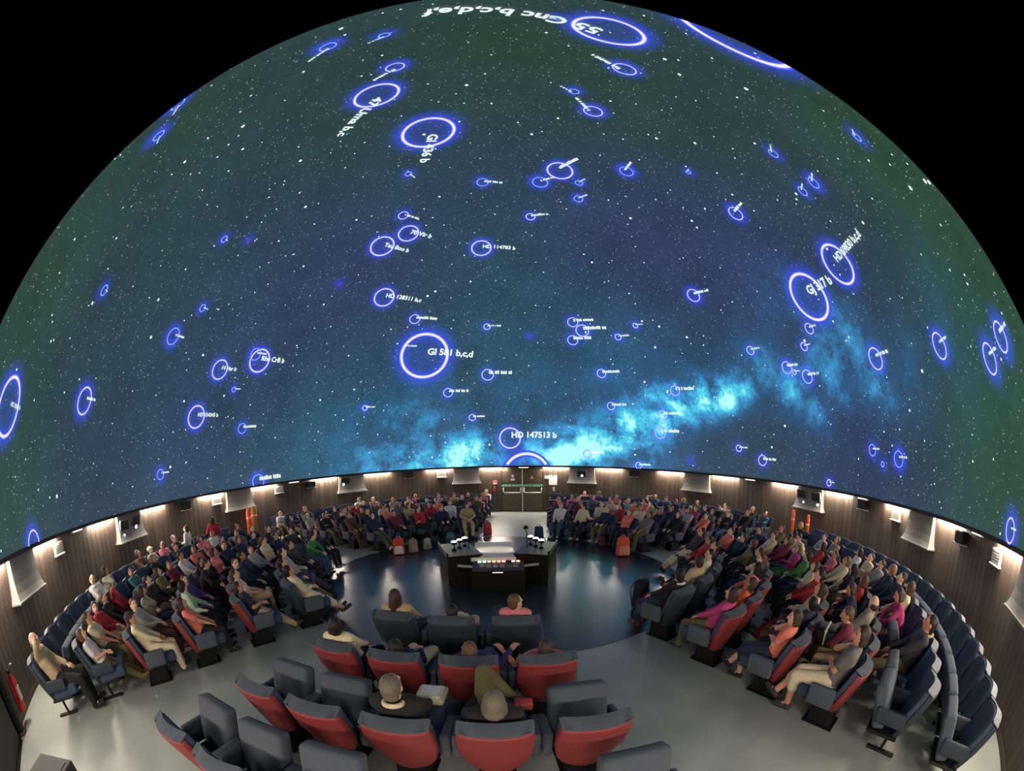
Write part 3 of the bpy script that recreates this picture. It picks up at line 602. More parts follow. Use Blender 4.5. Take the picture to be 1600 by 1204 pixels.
# ---------------------------------------------------------------- people
def rot(yaw=0, pitch=0, roll=0):
    return (Matrix.Rotation(math.radians(yaw), 3, 'Z') @ Matrix.Rotation(math.radians(pitch), 3, 'X') @ Matrix.Rotation(math.radians(roll), 3, 'Y'))
def ik(a, b, l1, l2, hint):
    a, b, hint = Vector(a), Vector(b), Vector(hint); d = b - a; L = min(max(d.length, abs(l1 - l2) + .01), (l1 + l2) * .995)
    u = d.normalized(); b = a + u * L; x = (l1 * l1 - l2 * l2 + L * L) / (2 * L); h = math.sqrt(max(l1 * l1 - x * x, 0))
    v = hint - u * hint.dot(u); v = v.normalized() if v.length > 1e-6 else u.orthogonal().normalized()
    return a + u * x + v * h, b
ORG = Vector((0, 0, .46))
def build_pose(name, lean=30, twist=0, hy=0, hp=18, rh=(.11, .38, .64), lh=(-.11, .38, .64), re=(.6, -.5, -.5), le=(-.6, -.5, -.5), ra=(.12, .66, .08), la=(-.12, .66, .08), rk=(.15, .3, 1), lk=(-.15, .3, 1), stand=False, spread=.095, fwd=0.):
    pel = Vector((0, .13 + fwd, .555)) if not stand else Vector((0, .1, .93))
    s = Vector((0, -math.sin(math.radians(lean)), math.cos(math.radians(lean)))); Rt = rot(twist)
    chest = pel + s * .30; neck = pel + s * .475; hs = (s + Vector((0, 0, 1))).normalized()
    H = neck + hs * .135 + Vector((0, .02, 0)); Rh = rot(hy + twist, hp)
    sh = {1: pel + s * .42 + Rt @ Vector((.165, 0, 0)), -1: pel + s * .42 + Rt @ Vector((-.165, 0, 0))}
    hip = {1: pel + Vector((spread, .02, -.01)), -1: pel + Vector((-spread, .02, -.01))}
    el, ha, kn, an = {}, {}, {}, {}
    for sd, hnd, eh, ank, kh in ((1, rh, re, ra, rk), (-1, lh, le, la, lk)):
        el[sd], ha[sd] = ik(sh[sd], hnd, .275, .245, eh); kn[sd], an[sd] = ik(hip[sd], ank, .43, .41, kh)
    def torso(bm, g):
        for y0, r0, w0 in ((pel, .108, .075), (pel + s * .13, .098, .065), (chest, .105, .085), (pel + s * .40, .085, .105)):
            cap(bm, y0 + Rt @ Vector((-w0, 0, 0)), r0 + g, y0 + Rt @ Vector((w0, 0, 0)), r0 + g)
        for sx in (-1, 1): cap(bm, pel + Vector((sx * .065, 0, 0)), .10 + g, chest + Rt @ Vector((sx * .075, 0, 0)), .098 + g); cap(bm, chest + Rt @ Vector((sx * .08, 0, 0)), .095 + g, sh[sx] * .8 + (pel + s * .42) * .2, .068 + g)
    def arm(bm, sd, g, frac=2.):
        if frac >= 1: cap(bm, sh[sd], .056 + g, el[sd], .041 + g)
        else: cap(bm, sh[sd], .058 + g, sh[sd].lerp(el[sd], frac), .052 + g)
        if frac > 1: cap(bm, el[sd], .041 + g, el[sd].lerp(ha[sd], .92 if frac >= 2 else frac - 1), .03 + g)
    def leg(bm, sd, g, frac=2.):
        if frac >= 1: cap(bm, hip[sd], .088 + g, kn[sd], .06 + g)
        else: cap(bm, hip[sd], .09 + g, hip[sd].lerp(kn[sd], frac), .072 + g)
        if frac > 1:
            cap(bm, kn[sd], .06 + g, kn[sd].lerp(an[sd], .35), .058 + g); cap(bm, kn[sd].lerp(an[sd], .35), .058 + g, kn[sd].lerp(an[sd], min(1, frac - 1)), .04 + g)
    def footdir(sd):
        d = (an[sd] - kn[sd]).normalized(); f = Vector((.15 * sd, 1, 0)); f = f - d * f.dot(d) * .7; f.normalize()
        f.z = max(f.z, -.25) if an[sd].z < .2 else f.z
        return f.normalized()
    bm = bmesh.new(); torso(bm, 0)
    cap(bm, neck - s * .03, .058, H - hs * .03, .05)
    ball(bm, H, (.074, .093, .108), 3, Rh); ball(bm, H + Rh @ Vector((0, .03, -.055)), (.055, .062, .062), 3, Rh)
    cap(bm, H + Rh @ Vector((0, .093, .012)), .012, H + Rh @ Vector((0, .108, -.022)), .017); ball(bm, H + Rh @ Vector((0, .082, -.062)), (.026, .016, .014), 2, Rh)
    for sx in (-1, 1):
        ball(bm, H + Rh @ Vector((sx * .074, -.005, -.01)), (.012, .022, .032), 2, Rh); ball(bm, H + Rh @ Vector((sx * .034, .074, .022)), (.022, .018, .012), 2, Rh)
    for sd in (-1, 1):
        arm(bm, sd, 0); leg(bm, sd, 0)
        d = (ha[sd] - el[sd]).normalized(); side = d.cross(Vector((0, 0, 1)));
        side = side.normalized() if side.length > .1 else Vector((1, 0, 0)); pn = d.cross(side).normalized()
        if pn.z > 0: pn = -pn
        k0 = ha[sd] + d * .015
        for q in range(4):
            o_ = (q - 1.5) * .021; b0 = k0 + side * o_ * .8; b1 = k0 + d * .065 + side * o_; ln = (.062, .072, .068, .052)[q]
            cap(bm, b0, .015, b1, .0125, 6)
            fd = (d + side * (q - 1.5) * .16 + pn * .25).normalized(); m1 = b1 + fd * ln * .55; fd2 = (fd + pn * .6).normalized()
            cap(bm, b1, .0095, m1, .009, 6); cap(bm, m1, .009, m1 + fd2 * ln * .5, .008, 6)
        th = -sd * side if (side.x * sd > 0) else sd * side
        th = th if th.dot(Vector((-sd, 0, 0))) > 0 else -th
        cap(bm, k0 + th * .02, .013, k0 + th * .05 + d * .035 + pn * .01, .011, 6); cap(bm, k0 + th * .05 + d * .035 + pn * .01, .0105, k0 + th * .055 + d * .065 + pn * .02, .009, 6)
        f = footdir(sd); cap(bm, an[sd], .038, an[sd] + f * .12 - Vector((0, 0, .035)), .03)
    body = remeshed('body', bm, .009, 2, .30)
    body.materials.append(M['skin']); body.materials.append(M['eye']); body.materials.append(M['lip'])
    eyes = [H + Rh @ Vector((sx * .034, .088, .018)) for sx in (-1, 1)]; lip = H + Rh @ Vector((0, .095, -.062))
    for p in body.polygons:
        c = p.center
        if min((c - e).length for e in eyes) < .013: p.material_index = 1
        else:
            q = Rh.transposed() @ (c - lip)
            if abs(q.x) < .024 and abs(q.z) < .009 and abs(q.y) < .03: p.material_index = 2
    P = {'body': body}
    g = .012
    bm = bmesh.new(); torso(bm, g); [arm(bm, sd, g) for sd in (-1, 1)]; cap(bm, neck - s * .05, .064, neck - s * .005, .062); P['long'] = remeshed('shirt', bm, .014, 3, .35)
    bm = bmesh.new(); torso(bm, g); [arm(bm, sd, g + .008, .62) for sd in (-1, 1)]; cap(bm, neck - s * .05, .064, neck - s * .01, .060); P['short'] = remeshed('shirt', bm, .014, 3, .4)
    bm = bmesh.new(); cap(bm, pel + Vector((-.075, 0, -.01)), .118, pel + Vector((.075, 0, -.01)), .118); [leg(bm, sd, .016) for sd in (-1, 1)]; P['trousers'] = remeshed('trousers', bm, .014, 3, .4)
    bm = bmesh.new(); cap(bm, pel + Vector((-.075, 0, -.01)), .118, pel + Vector((.075, 0, -.01)), .118); [leg(bm, sd, .024, 1.08) for sd in (-1, 1)]; P['shorts'] = remeshed('trousers', bm, .014, 3, .4)
    for sd in (-1, 1):
        bm = bmesh.new(); f = footdir(sd); dn = Vector((0, 0, -.03))
        cap(bm, an[sd] - f * .035 + dn, .042, an[sd] + f * .09 + dn, .044); cap(bm, an[sd] + f * .09 + dn, .044, an[sd] + f * .16 + dn * 1.1, .036); cap(bm, an[sd], .05, an[sd] + dn, .046)
        P[f'shoe{sd}'] = remeshed('shoe', bm, .012, 2, .45)
    for k, me in P.items():
        me.transform(Matrix.Translation(-ORG) if not stand else Matrix.Identity(4)); 
        if k != 'body': me.materials.append(M['cloth'])
    hm = Matrix.Translation(H - (ORG if not stand else Vector((0, 0, 0)))) @ Rh.to_4x4()
    return P, hm
HAIR = {}
bm = bmesh.new(); ball(bm, (0, -.022, .022), (.083, .096, .106), 3); ball(bm, (0, -.055, -.03), (.07, .055, .07), 3); HAIR['short'] = remeshed('hair', bm, .012, 2, .5)
bm = bmesh.new(); ball(bm, (0, -.022, .022), (.086, .098, .108), 3); [cap(bm, (sx * .066, -.02, 0), .03, (sx * .07, -.02, -.13), .028) for sx in (-1, 1)]; cap(bm, (-.04, -.06, 0), .05, (-.045, -.06, -.17), .04); cap(bm, (.04, -.06, 0), .05, (.045, -.06, -.17), .04); HAIR['long'] = remeshed('hair', bm, .012, 2, .5)
bm = bmesh.new(); ball(bm, (0, -.022, .022), (.086, .098, .108), 3); [cap(bm, (sx * .066, -.01, 0), .032, (sx * .066, -.01, -.075), .034) for sx in (-1, 1)]; ball(bm, (0, -.05, -.05), (.085, .06, .07), 3); HAIR['bob'] = remeshed('hair', bm, .012, 2, .5)
bm = bmesh.new(); ball(bm, (0, -.02, .022), (.084, .096, .106), 3); ball(bm, (0, -.12, .02), (.035, .045, .035)); cap(bm, (0, -.12, .02), .03, (0, -.15, -.12), .018); HAIR['tail'] = remeshed('hair', bm, .012, 2, .5)
bm = bmesh.new(); ball(bm, (0, -.04, -.03), (.079, .07, .065), 3); HAIR['bald'] = remeshed('hair', bm, .012, 2, .5)
for me in HAIR.values():
    me.materials.append(M['hair'])
    for v in me.vertices:                      # locks
        c = v.co; a = math.atan2(c.x, c.y + .02); v.co = c * (1 + .035 * math.sin(a * 17 + c.z * 60) * math.sin(a * 5 + c.z * 35 + 1))
bm = bmesh.new(); ball(bm, (0, -.012, .045), (.090, .104, .088), 3); cap(bm, (-.05, .09, .045), .012, (.05, .09, .045), .012); cap(bm, (-.04, .14, .04), .011, (.04, .14, .04), .011); cap(bm, (0, .09, .045), .02, (0, .13, .042), .016); CAPM = remeshed('cap', bm, .012, 2, .5); CAPM.materials.append(M['cloth'])

bm = bmesh.new(); tube(bm, [(.075 * math.cos(a), .075 * math.sin(a), -.012 * math.sin(a)) for a in [2 * math.pi * k / 16 for k in range(17)]], .02, 8); COLLAR = mesh('collar', bm, True); COLLAR.materials.append(M['cloth'])
POSES = {}
POSES['hands on lap'] = build_pose('lap')
POSES['looking aside'] = build_pose('aside', twist=-12, hy=-45, hp=10, rh=(.05, .30, .70), lh=(-.08, .40, .64), ra=(.10, .72, .09), la=(-.15, .62, .08))
POSES['arms folded'] = build_pose('folded', rh=(-.11, .16, .80), lh=(.11, .18, .76), re=(.7, .3, -.8), le=(-.7, .3, -.8), ra=(.13, .70, .08), la=(-.07, .74, .10), hp=22, hy=8)
POSES['legs stretched out'] = build_pose('stretched', lean=34, rh=(.04, .26, .70), lh=(-.04, .28, .68), ra=(.08, .93, .09), la=(-.09, .90, .09), hp=26)
POSES['hand at chin'] = build_pose('chin', lean=24, hy=28, hp=8, rh=(.03, .02, .985), re=(.5, .8, -.6), lh=(.06, .24, .72), le=(-.6, .2, -.8), ra=(-.13, .80, .20), la=(-.10, .60, .08), rk=(-.05, .4, 1))
POSES['ankle on knee'] = build_pose('ankle', rh=(.18, .36, .70), lh=(-.05, .34, .70), ra=(-.15, .55, .66), rk=(1, .6, .15), la=(-.14, .66, .08), hp=20, hy=-8)
POSES['reaching out an arm'] = build_pose('reach', lean=22, twist=-18, hy=-30, hp=6, rh=(.12, .42, .66), lh=(-.48, .28, .76), le=(-.2, 0, -1), ra=(.12, .64, .08))
POSES['leaning forward'] = build_pose('forward', lean=-14, hp=-8, hy=12, rh=(.07, .55, .70), lh=(-.07, .56, .68), re=(.8, .2, -.4), le=(-.8, .2, -.4))
POSES['slouched low'] = build_pose('slouch', lean=57, fwd=.19, hp=2, hy=6, rh=(.10, .40, .66), lh=(-.06, .38, .68), ra=(.12, .86, .08), la=(-.12, .80, .08))
POSES['slouched reaching'] = build_pose('slouchreach', lean=56, fwd=.18, hp=0, hy=-25, twist=-10, rh=(.12, .42, .66), lh=(-.46, .30, .74), le=(-.2, 0, -1), ra=(.12, .80, .08), la=(-.12, .74, .08))
POSES['slouched ankle on knee'] = build_pose('slouchankle', lean=48, fwd=.13, hp=0, rh=(.16, .40, .72), lh=(-.05, .38, .70), ra=(-.16, .52, .60), rk=(.25, .4, 1), la=(-.14, .76, .08))
POSES['hand raised to head'] = build_pose('raised', lean=28, hp=24, hy=-10, rh=(.12, -.06, 1.13), re=(.9, .4, .2), lh=(-.08, .36, .66))
STANDP = build_pose('standing', lean=3, hp=4, hy=10, stand=True, rh=(.20, .30, 1.02), lh=(-.18, .28, 1.05), re=(.5, -.8, -.3), le=(-.5, -.8, -.3), ra=(.10, .06, .09), la=(-.10, .12, .09), rk=(0, 1, 0), lk=(0, 1, 0))

COLS = {'navy': '#1f2740', 'black': '#17171a', 'white': '#d9d3cc', 'cream': '#d8c8a6', 'pale grey': '#a8a29c', 'grey': '#6a6664', 'red': '#a82a34', 'pink': '#d07a80', 'coral': '#e07a66', 'teal': '#3f7078', 'green': '#3d7a44', 'pale green': '#9fb89a', 'olive': '#5a5638', 'purple': '#4c3570', 'orange': '#cf5a38', 'maroon': '#6e2438', 'beige': '#b09a78', 'denim blue': '#3a4f6e', 'brown': '#5c4030', 'magenta': '#b03a70', 'striped grey': '#8a8274', 'dark grey': '#35343a', 'dark red': '#7e2a24', 'khaki': '#6f6a4a'}
HCOL = {'dark': '#171210', 'brown': '#38261c', 'light brown': '#5c432e', 'blond': '#947448', 'grey': '#6a6053', 'auburn': '#5a2a17'}
SKIN = ['#d9a58a', '#e0b09a', '#c98f74', '#b87f62', '#e3b8a0']
rp = random.Random(42)
def lin(h): return (*srgb(h), 1.)
def make_person(P, hm, loc, rz, label, top, bottom, hair, hcol, short=False, shorts=False, scale=1., cap_=None, mirror=False, shoe='dark grey', skin=None, collar=None):
    body = obj('person', P['body']); body.location = loc; body.rotation_euler = (0, 0, rz); body.scale = (-scale if mirror else scale, scale, scale)
    body.color = lin(skin or rp.choice(SKIN)); tag(body, label, 'person', 'audience members')
    def ch(n, me, c):
        o = obj(n, me, body); o.color = c; return o
    ch('shirt', P['short' if short else 'long'], lin(COLS[top])); ch('shorts' if shorts else 'trousers', P['shorts' if shorts else 'trousers'], lin(COLS[bottom]))
    for sd in (-1, 1): ch('shoe', P[f'shoe{sd}'], lin(COLS[shoe]))
    h = ch('hair', HAIR[hair], lin(HCOL[hcol])); h.matrix_local = hm
    if collar: c = ch('collar', COLLAR, lin(COLS[collar])); c.matrix_local = Matrix.Translation((hm.translation.x, hm.translation.y - .015, hm.translation.z - .135))
    if cap_: c = ch('cap', CAPM, lin(COLS[cap_])); c.matrix_local = hm
    return body
# ---------------------------------------------------------------- who sits where
# key: (top, bottom, hair style, hair colour, pose, options)
A = 'hands on lap'; B = 'looking aside'; C_ = 'arms folded'; D_ = 'legs stretched out'; E_ = 'hand at chin'; G = 'ankle on knee'; H_ = 'reaching out an arm'; I_ = 'leaning forward'; J_ = 'hand raised to head'; K_ = 'slouched low'; L_ = 'slouched reaching'; N_ = 'slouched ankle on knee'
PEOPLE = {
 ('C', 1, 1): ('beige', 'navy', 'long', 'brown', B, 'm'), ('C', 1, 2): ('cream', 'beige', 'short', 'dark', K_, ''), ('C', 1, 3): ('pink', 'denim blue', 'short', 'light brown', B, ''),
 ('C', 2, 1): ('cream', 'black', 'bob', 'dark', B, 'm'), ('C', 2, 2): ('navy', 'cream', 'bob', 'dark', K_, 'S'), ('C', 2, 3): ('purple', 'denim blue', 'bob', 'light brown', L_, 'm'), ('C', 2, 4): ('pink', 'black', 'bob', 'brown', L_, 's'),
 ('C', 3, 3): ('black', 'denim blue', 'short', 'grey', A, 'a'), ('C', 3, 4): ('black', 'olive', 'bob', 'grey', N_, 'a m'),
 ('L', 1, 1): ('cream', 'cream', 'short', 'dark', D_, 'S'), ('L', 1, 2): ('purple', 'olive', 'short', 'dark', D_, ''), ('L', 1, 3): ('pale grey', 'dark grey', 'short', 'dark', D_, ''), ('L', 1, 4): ('dark grey', 'black', 'short', 'dark', A, ''), ('L', 1, 5): ('green', 'denim blue', 'short', 'dark', I_, ''), ('L', 1, 6): ('navy', 'black', 'short', 'brown', A, ''),
 ('L', 2, 1): ('navy', 'beige', 'short', 'brown', D_, 's'), ('L', 2, 2): ('cream', 'beige', 'short', 'brown', G, 'S s'), ('L', 2, 3): ('navy', 'black', 'short', 'brown', B, ''), ('L', 2, 4): ('navy', 'dark grey', 'short', 'dark', A, ''), ('L', 2, 5): ('pale grey', 'black', 'bob', 'brown', B, ''), ('L', 2, 6): ('cream', 'black', 'tail', 'light brown', E_, ''), ('L', 2, 7): ('navy', 'navy', 'short', 'brown', C_, ''), ('L', 2, 8): ('dark grey', 'black', 'short', 'brown', A, ''),
 ('L', 3, 1): ('coral', 'black', 'bob', 'brown', A, 's'), ('L', 3, 2): ('pale green', 'black', 'short', 'dark', H_, 'm'), ('L', 3, 3): ('purple', 'navy', 'bob', 'brown', B, ''), ('L', 3, 4): ('black', 'black', 'short', 'brown', I_, ''), ('L', 3, 5): ('black', 'navy', 'short', 'dark', A, ''), ('L', 3, 6): ('pink', 'black', 'bob', 'brown', E_, ''), ('L', 3, 7): ('navy', 'black', 'short', 'dark', B, ''), ('L', 3, 8): ('navy', 'pale grey', 'long', 'brown', A, ''), ('L', 3, 9): ('dark grey', 'black', 'short', 'dark', C_, ''), ('L', 3, 10): ('navy', 'black', 'short', 'brown', A, ''),
 ('L', 4, 1): ('cream', 'cream', 'short', 'brown', A, 'k:dark grey'), ('L', 4, 2): ('pale grey', 'brown', 'short', 'light brown', B, ''), ('L', 4, 3): ('striped grey', 'navy', 'bob', 'brown', E_, ''), ('L', 4, 4): ('black', 'khaki', 'short', 'dark', A, ''), ('L', 4, 5): ('khaki', 'black', 'bob', 'brown', C_, ''), ('L', 4, 6): ('maroon', 'black', 'long', 'brown', B, ''), ('L', 4, 7): ('white', 'black', 'short', 'dark', A, ''), ('L', 4, 8): ('coral', 'black', 'bob', 'brown', B, ''), ('L', 4, 9): ('pink', 'navy', 'short', 'dark', J_, ''), ('L', 4, 10): ('dark grey', 'black', 'tail', 'brown', A, ''), ('L', 4, 11): ('grey', 'black', 'short', 'brown', B, ''), ('L', 4, 12): ('navy', 'black', 'short', 'dark', A, ''),
 ('L', 5, 1): ('white', 'olive', 'bob', 'light brown', D_, 's'), ('L', 5, 2): ('cream', 'olive', 'short', 'brown', A, 's'), ('L', 5, 3): ('red', 'beige', 'bob', 'brown', B, ''), ('L', 5, 4): ('black', 'black', 'short', 'light brown', A, ''), ('L', 5, 5): ('red', 'black', 'long', 'brown', J_, ''), ('L', 5, 7): ('teal', 'black', 'short', 'dark', B, ''), ('L', 5, 9): ('black', 'black', 'bob', 'light brown', A, ''), ('L', 5, 11): ('navy', 'black', 'short', 'brown', A, ''), ('L', 5, 13): ('pink', 'navy', 'bob', 'brown', C_, ''), ('L', 5, 14): ('white', 'black', 'short', 'brown', B, ''), ('L', 5, 16): ('navy', 'black', 'short', 'dark', A, ''),
 ('L', 6, 1): ('beige', 'black', 'bald', 'grey', J_, 'a'), ('L', 6, 7): ('white', 'black', 'bald', 'grey', B, 'a'), ('L', 6, 8): ('striped grey', 'beige', 'bob', 'dark', E_, 'a'), ('L', 6, 11): ('brown', 'black', 'bob', 'dark', A, 'a'), ('L', 6, 12): ('pale grey', 'black', 'short', 'dark', A, 'k:cream'), ('L', 6, 13): ('pink', 'black', 'bob', 'light brown', B, ''), ('L', 6, 14): ('black', 'black', 'short', 'auburn', A, 'a'), ('L', 6, 15): ('black', 'navy', 'short', 'dark', B, 'k:cream'), ('L', 6, 17): ('navy', 'black', 'short', 'light brown', A, ''),
 ('R', 1, 1): ('black', 'navy', 'short', 'dark', B, ''), ('R', 1, 2): ('beige', 'navy', 'short', 'brown', H_, ''), ('R', 1, 3): ('cream', 'denim blue', 'short', 'dark', E_, 's'), ('R', 1, 4): ('navy', 'black', 'short', 'brown', D_, ''), ('R', 1, 5): ('red', 'black', 'short', 'brown', A, ''), ('R', 1, 6): ('dark grey', 'cream', 'short', 'dark', D_, 'S'),
 ('R', 2, 1): ('magenta', 'olive', 'bob', 'brown', A, ''), ('R', 2, 2): ('orange', 'purple', 'long', 'brown', C_, ''), ('R', 2, 3): ('coral', 'black', 'long', 'dark', H_, ''), ('R', 2, 4): ('cream', 'navy', 'long', 'auburn', E_, 's'), ('R', 2, 5): ('black', 'black', 'short', 'brown', J_, ''), ('R', 2, 6): ('khaki', 'black', 'short', 'light brown', B, ''), ('R', 2, 7): ('navy', 'black', 'short', 'brown', A, ''), ('R', 2, 8): ('coral', 'black', 'short', 'brown', A, ''),
 ('R', 3, 1): ('coral', 'navy', 'bob', 'brown', E_, 's S'), ('R', 3, 2): ('navy', 'brown', 'short', 'dark', B, ''), ('R', 3, 3): ('cream', 'dark red', 'bob', 'brown', D_, ''), ('R', 3, 4): ('red', 'black', 'short', 'dark', A, ''), ('R', 3, 5): ('cream', 'black', 'bob', 'brown', C_, ''), ('R', 3, 6): ('green', 'navy', 'short', 'brown', B, ''), ('R', 3, 7): ('magenta', 'green', 'bob', 'light brown', C_, ''), ('R', 3, 8): ('maroon', 'black', 'long', 'brown', A, ''), ('R', 3, 9): ('cream', 'black', 'short', 'brown', A, ''), ('R', 3, 10): ('navy', 'black', 'short', 'brown', A, ''),
 ('R', 4, 1): ('grey', 'cream', 'bob', 'brown', E_, 'a s S'), ('R', 4, 2): ('maroon', 'beige', 'short', 'light brown', I_, ''), ('R', 4, 3): ('striped grey', 'khaki', 'bald', 'brown', B, 'a'), ('R', 4, 4): ('navy', 'black', 'bob', 'brown', I_, ''), ('R', 4, 5): ('red', 'black', 'bob', 'light brown', B, ''), ('R', 4, 6): ('black', 'olive', 'long', 'dark', H_, 's'), ('R', 4, 7): ('cream', 'navy', 'long', 'light brown', A, ''), ('R', 4, 8): ('pink', 'black', 'tail', 'brown', C_, ''), ('R', 4, 9): ('red', 'navy', 'bob', 'brown', B, ''), ('R', 4, 10): ('cream', 'black', 'short', 'dark', I_, ''), ('R', 4, 11): ('beige', 'black', 'bob', 'brown', H_, ''), ('R', 4, 12): ('khaki', 'navy', 'short', 'brown', A, ''),
 ('R', 5, 3): ('dark grey', 'olive', 'short', 'dark', A, 'a'), ('R', 5, 5): ('magenta', 'dark grey', 'bob', 'brown', I_, ''), ('R', 5, 6): ('cream', 'black', 'bob', 'light brown', B, 'a'), ('R', 5, 7): ('navy', 'black', 'short', 'brown', A, 'a'), ('R', 5, 8): ('navy', 'navy', 'short', 'blond', B, 'a'), ('R', 5, 9): ('pale grey', 'black', 'short', 'brown', A, ''), ('R', 5, 10): ('cream', 'black', 'short', 'brown', C_, ''), ('R', 5, 11): ('white', 'black', 'bob', 'brown', B, ''), ('R', 5, 13): ('striped grey', 'navy', 'bob', 'brown', C_, ''), ('R', 5, 14): ('pale grey', 'black', 'short', 'dark', A, ''), ('R', 5, 16): ('black', 'black', 'bald', 'blond', A, 'a'),
 ('RF', 1, 5): ('white', 'denim blue', 'short', 'brown', A, 'h'), ('RF', 1, 4): ('cream', 'black', 'short', 'dark', H_, 'h'), ('RF', 1, 3): ('navy', 'olive', 'short', 'brown', A, 'h'), ('RF', 1, 2): ('coral', 'black', 'short', 'brown', C_, ''), ('RF', 1, 1): ('grey', 'olive', 'long', 'dark', A, ''),
 ('RF', 2, 7): ('navy', 'black', 'short', 'brown', A, ''), ('RF', 2, 6): ('maroon', 'black', 'bob', 'brown', A, ''), ('RF', 2, 5): ('cream', 'olive', 'short', 'dark', D_, 'h'), ('RF', 2, 4): ('red', 'black', 'short', 'brown', B, ''), ('RF', 2, 3): ('cream', 'navy', 'long', 'light brown', E_, ''), ('RF', 2, 2): ('navy', 'black', 'bob', 'grey', A, ''), ('RF', 2, 1): ('black', 'black', 'bob', 'brown', A, ''),
 ('RF', 3, 1): ('coral', 'navy', 'short', 'dark', A, ''), ('RF', 4, 1): ('black', 'denim blue', 'short', 'brown', C_, ''), ('RF', 5, 1): ('black', 'black', 'short', 'auburn', A, ''), ('RF', 6, 2): ('black', 'black', 'tail', 'light brown', A, 'a'), ('RF', 6, 4): ('white', 'black', 'short', 'auburn', A, ''), ('RF', 6, 7): ('navy', 'black', 'bob', 'blond', B, ''), ('RF', 6, 6): ('black', 'black', 'short', 'brown', A, ''),
 ('LF', 1, 5): ('beige', 'beige', 'bob', 'brown', I_, ''), ('LF', 1, 4): ('navy', 'black', 'short', 'brown', A, ''), ('LF', 1, 3): ('red', 'black', 'short', 'dark', E_, ''), ('LF', 1, 2): ('maroon', 'black', 'bob', 'brown', B, ''), ('LF', 1, 1): ('navy', 'olive', 'bob', 'dark', D_, 'h'),
 ('LF', 2, 7): ('navy', 'black', 'bob', 'brown', B, ''), ('LF', 2, 6): ('white', 'black', 'bob', 'brown', A, ''), ('LF', 2, 5): ('red', 'black', 'short', 'brown', H_, ''), ('LF', 2, 4): ('beige', 'black', 'bob', 'brown', E_, ''), ('LF', 2, 3): ('coral', 'black', 'bob', 'dark', B, ''), ('LF', 2, 2): ('navy', 'navy', 'short', 'brown', A, ''), ('LF', 2, 1): ('brown', 'brown', 'long', 'auburn', A, ''),
 ('LF', 3, 1): ('black', 'olive', 'bob', 'brown', C_, ''), ('LF', 3, 2): ('black', 'black', 'short', 'brown', A, ''), ('LF', 4, 1): ('pale grey', 'olive', 'short', 'brown', J_, ''), ('LF', 5, 2): ('olive', 'olive', 'short', 'brown', A, 'a'), ('LF', 6, 7): ('white', 'black', 'short', 'brown', B, 'a'), ('LF', 6, 8): ('striped grey', 'black', 'short', 'brown', A, 'k:cream'), ('LF', 6, 16): ('white', 'black', 'short', 'dark', A, 'k:cream'), ('LF', 5, 14): ('pink', 'brown', 'bob', 'blond', A, ''),
}
EMPTY = set()
fill_tops = ['navy', 'navy', 'black', 'red', 'pink', 'maroon', 'purple', 'cream', 'white', 'pale grey', 'grey', 'coral', 'denim blue', 'dark grey', 'beige', 'magenta', 'olive', 'brown']
fill_bot = ['black', 'navy', 'denim blue', 'dark grey', 'olive', 'brown', 'khaki', 'beige']
PNAMES = list(POSES)
HWORD = {'short': 'short', 'long': 'long', 'bob': 'chin-length', 'tail': 'tied-back', 'bald': 'thin'}
for key, (r, az) in PLAN.items():
    b, row, k = key; spec = PEOPLE.get(key)
    if spec is None and key not in EMPTY and b in ('LF', 'RF'):
        p = {1: 1, 2: .95, 3: .93, 4: .9, 5: .72, 6: .22}[row]
        if rp.random() < p:
            spec = (rp.choice(fill_tops), rp.choice(fill_bot), rp.choice(['short', 'short', 'bob', 'long', 'tail']), rp.choice(['dark', 'brown', 'brown', 'light brown', 'auburn', 'blond']), rp.choice(PNAMES[:6] + PNAMES[7:]), rp.choice(['', 'm', 's']))
    make_seat(key, spec is not None)
    if spec is None: continue
    top, bot, hs_, hc, pose, opt = spec; P, hm = POSES[pose]
    adult = 'a' in opt.split(); sc_ = rp.uniform(.94, 1.0) if adult else rp.uniform(.80, .90)
    capc = next((o[2:] for o in [opt] if o.startswith('k:')), None)
    loc = polar(r + (.04 if row <= 4 else 0.), az, (.43 if row <= 4 else .46) + .008)
    for hw in ((f'{capc} cap,',) if capc else (f'{HWORD[hs_]} {hc} hair,', f'{hc} hair,', '')):
        label = f'person, {top} top, {hw} {pose}, {place_words(key)}'.replace('  ', ' ')
        if len(label.split()) <= 16: break
    make_person(P, hm, loc, radial(az), label, top, bot, hs_, hc, 's' in opt.split(), 'S' in opt.split(), sc_, capc, 'm' in opt.split(), 'cream' if 'h' in opt.split() else rp.choice(['dark grey', 'black', 'brown', 'pale grey']), collar={('C', 3, 3): 'cream', ('R', 1, 1): 'white', ('R', 5, 3): 'beige'}.get(key))
# two people standing by the wall of the left block
P, hm = STANDP
make_person(P, hm, polar(9.0, -99.5), radial(-99.5) + math.radians(150), 'person standing in red sweater and long dark hair facing the wall', 'red', 'black', 'long', 'dark', scale=.86)
make_person(P, hm, polar(9.0, -92.0), radial(-92) + math.radians(200), 'person standing in white top with long brown hair below the violet lens', 'white', 'navy', 'long', 'brown', scale=.84)

